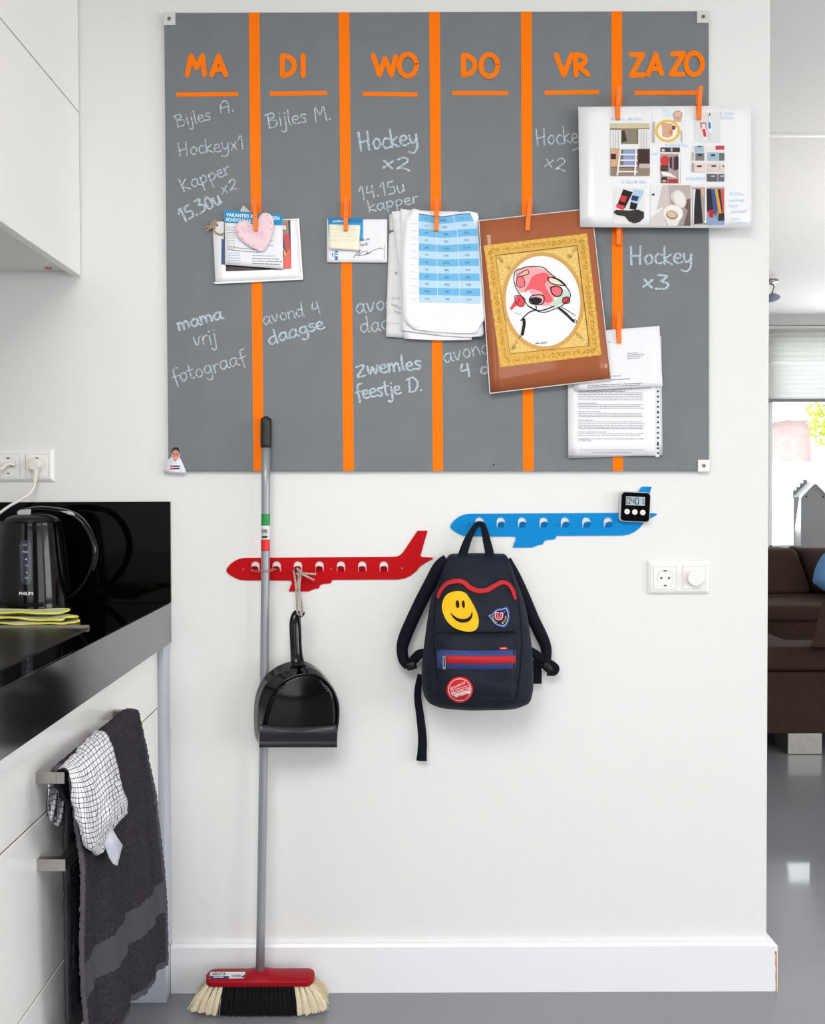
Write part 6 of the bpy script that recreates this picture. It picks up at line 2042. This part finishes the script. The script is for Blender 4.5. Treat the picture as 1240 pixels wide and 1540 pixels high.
sh = [(578, 590), (600, 582), (622, 560), (640, 548), (665, 546), (692, 536), (705, 545), (714, 575), (713, 610), (703, 640), (685, 662), (660, 660), (630, 650), (608, 630), (592, 605)]
def scl(pts, k, c=(652, 603)): return [z5(c[0] + (x - c[0]) * k, c[1] + (y - c[1]) * k) for x, y in pts]
s0 = put('shield_patch', tess(spline(scl(sh, 1.0), 3, True), L=5), bm1, 0.0028, mat('shield_blue', (34, 78, 160), 0.8), bpk, 0.0022)
s0['label'] = 'blue shield patch with a red letter U'
put('shield_line', tess(spline(scl(sh, .86), 3, True), [spline(scl(sh, .81), 3, True)], L=5), bm1, 0.0032, ink(222, 206, 222, 0.8), s0)
put('shield_field', tess(spline(scl(sh, .80), 3, True), L=5), bm1, 0.0031, ink(22, 32, 62, 0.8), s0)
for sgn in (1, -1):
    put('laurel', joinp(*[tess(ell(*z5(648 + sgn * 36 * math.cos(R(a)) + (sgn > 0) * 6, 603 + 32 * math.sin(R(a))), 1.7, 1.0, 8, a * sgn + 60)) for a in range(-10, 80, 15)]), bm1, 0.0036, ink(158, 138, 52, 0.8), s0)
put('letter', text2d('U', *z5(648, 594), 9.0, 6, 0.12, 1.15), bm1, 0.0036, ink(232, 196, 204, 0.8), s0)
put('letter', text2d('U', *z5(648, 594), 8.2, 6, 0.05, 1.2), bm1, 0.0040, ink(206, 30, 52, 0.8), s0)
put('star', joinp(tess(ell(*z5(618, 594), 1.6, 1.6, 5)), tess(ell(*z5(682, 566), 1.6, 1.6, 5))), bm1, 0.0036, ink(56, 120, 176, 0.8), s0)
put('star', tess(ell(*z5(671, 638), 1.2, 1.2, 5)), bm1, 0.0036, ink(226, 226, 226, 0.8), s0)

cxp, cyp = z5(410, 1043)
r0 = put('round_patch', tess(ell(cxp, cyp, 20.0, 19.6, 40), L=5), pm2, 0.0032, mat('red_patch', (206, 22, 34), 0.8, bump=(600, 0.5, 0.001)), pk, 0.0022)
r0['label'] = 'round red patch with white lettering'
put('patch_ring', tess(ell(cxp, cyp, 17.3, 16.9, 40), [ell(cxp, cyp, 16.4, 16.0, 40)], L=5), pm2, 0.0037, ink(240, 214, 214, 0.8), r0)
PW = ink(238, 222, 222, 0.8)
put('patch_text', text2d('Wonderful', cxp - 3, cyp - 6.5, 4.6, -25, 0.0, 0.85, shear=0.35), pm2, 0.0038, PW, r0)
put('patch_text', text2d('BROOKLYN', cxp + 1.2, cyp + 1.6, 4.4, -17, 0.02, 0.88), pm2, 0.0038, PW, r0)
def slab(off, half, th):
    c, s = math.cos(R(-17)), math.sin(R(-17))
    q = []
    for u, v in ((-half, -th), (half, -th), (half, th), (-half, th)):
        q.append((cxp + 1 + u * c - (v + off) * s, cyp + u * s + (v + off) * c))
    return quadgrid(q, 6, 1)
put('patch_bar', slab(7.2, 12.6, 1.9), pm2, 0.0036, PW, r0)
put('patch_bar', joinp(slab(-2.6, 14.5, 0.35), slab(4.6, 14, 0.35)), pm2, 0.0037, PW, r0)
put('patch_text', text2d('SINCE 1971', cxp + 3.2, cyp + 7.8, 2.6, -17, 0.02, 0.85), pm2, 0.0041, ink(206, 30, 44, 0.8), r0)


def strap(name, pts, th, m, parent, n=6):
    """flat band: pts (px, py, y, width px, twist)"""
    q = spline(pts, n)
    V, F = [], []
    for i, (x, y, d, w) in enumerate(q):
        a = q[max(i - 1, 0)]; b = q[min(i + 1, len(q) - 1)]
        l = math.hypot(b[0] - a[0], b[1] - a[1]) or 1
        nx, ny = -(b[1] - a[1]) / l, (b[0] - a[0]) / l
        A, B = P(x + nx * w / 2, y + ny * w / 2, d), P(x - nx * w / 2, y - ny * w / 2, d)
        M_ = (A + B) / 2 + Vector((0, -th, 0))
        V += [A + Vector((0, -th * .45, 0)), A.lerp(B, .25) + Vector((0, -th * .95, 0)), M_, A.lerp(B, .75) + Vector((0, -th * .95, 0)), B + Vector((0, -th * .45, 0)), B + Vector((0, th * .3, 0)), A + Vector((0, th * .3, 0))]
        if i:
            for k in range(7): F.append((7 * i - 7 + k, 7 * i - 7 + (k + 1) % 7, 7 * i + (k + 1) % 7, 7 * i + k))
    F += [tuple(range(7)), tuple(range(len(V) - 7, len(V)))]
    return mk(name, V, F, m, parent, True)


strap('shoulder_strap', [(672, 841, -.030, 16), (660, 852, -.030, 18), (648, 875, -.028, 19), (632, 906, -.026, 19), (617, 938, -.024, 19), (608, 960, -.024, 19), (604.5, 975, -.024, 17), (607, 992, -.026, 16), (614, 1002, -.028, 12)], 0.012, M_NAVYD, bpk)
strap('shoulder_strap', [(763, 841, -.030, 10), (775, 866, -.030, 14), (789, 900, -.028, 17), (801, 930, -.026, 18), (813, 955, -.024, 18), (820, 972, -.022, 16), (821, 988, -.024, 14), (818, 998, -.026, 11)], 0.012, M_NAVYD, bpk)
strap('webbing', [(638, 982, -.040, 13), (630, 984, -.034, 14), (622, 992, -.030, 14), (612, 1000, -.028, 11)], 0.003, M_NAVYD, bpk)
bk = strap('buckle', [(611, 1003, -.034, 12), (618, 1001, -.036, 13), (626, 999, -.036, 11)], 0.006, M_BLACKM, bpk, 2)
strap('loose_webbing', [(632, 1014, -.030, 8), (629, 1030, -.028, 10), (628, 1050, -.022, 11), (632, 1080, -.018, 12), (635, 1110, -.016, 13), (634.5, 1130, -.016, 14), (633.5, 1143, -.016, 15)], 0.0022, M_NAVYD, bpk)
strap('webbing_end', [(633.9, 1139, -.0175, 15.5), (633.6, 1144, -.0175, 15.5)], 0.0032, M_NAVYD, bpk, 2)
strap('webbing', [(796, 978, -.040, 12), (806, 985, -.034, 14), (818, 994, -.030, 14), (830, 1000, -.028, 12), (836, 1005, -.028, 10), (833, 1012, -.028, 8), (822, 1012, -.030, 8)], 0.003, M_NAVYD, bpk)
strap('webbing', [(806, 992, -.030, 13), (807, 1008, -.026, 14), (807, 1028, -.024, 14)], 0.0028, M_NAVYD, bpk)
strap('buckle', [(817, 998, -.036, 13), (823, 1004, -.036, 13), (828, 1010, -.036, 10)], 0.006, M_BLACKM, bpk, 2)
strap('carry_loop', [(694, 840, -.050, 14), (698, 826, -.046, 13), (704, 810, -.040, 11), (711, 797, -.030, 9), (716.5, 789.5, -.018, 8), (720, 787, -.0135, 7), (725, 789, -.018, 8), (728.5, 799, -.028, 10), (732, 815, -.040, 12), (735, 828, -.046, 13), (736, 840, -.050, 14)], 0.0026, M_NAVYD, bpk, 8)
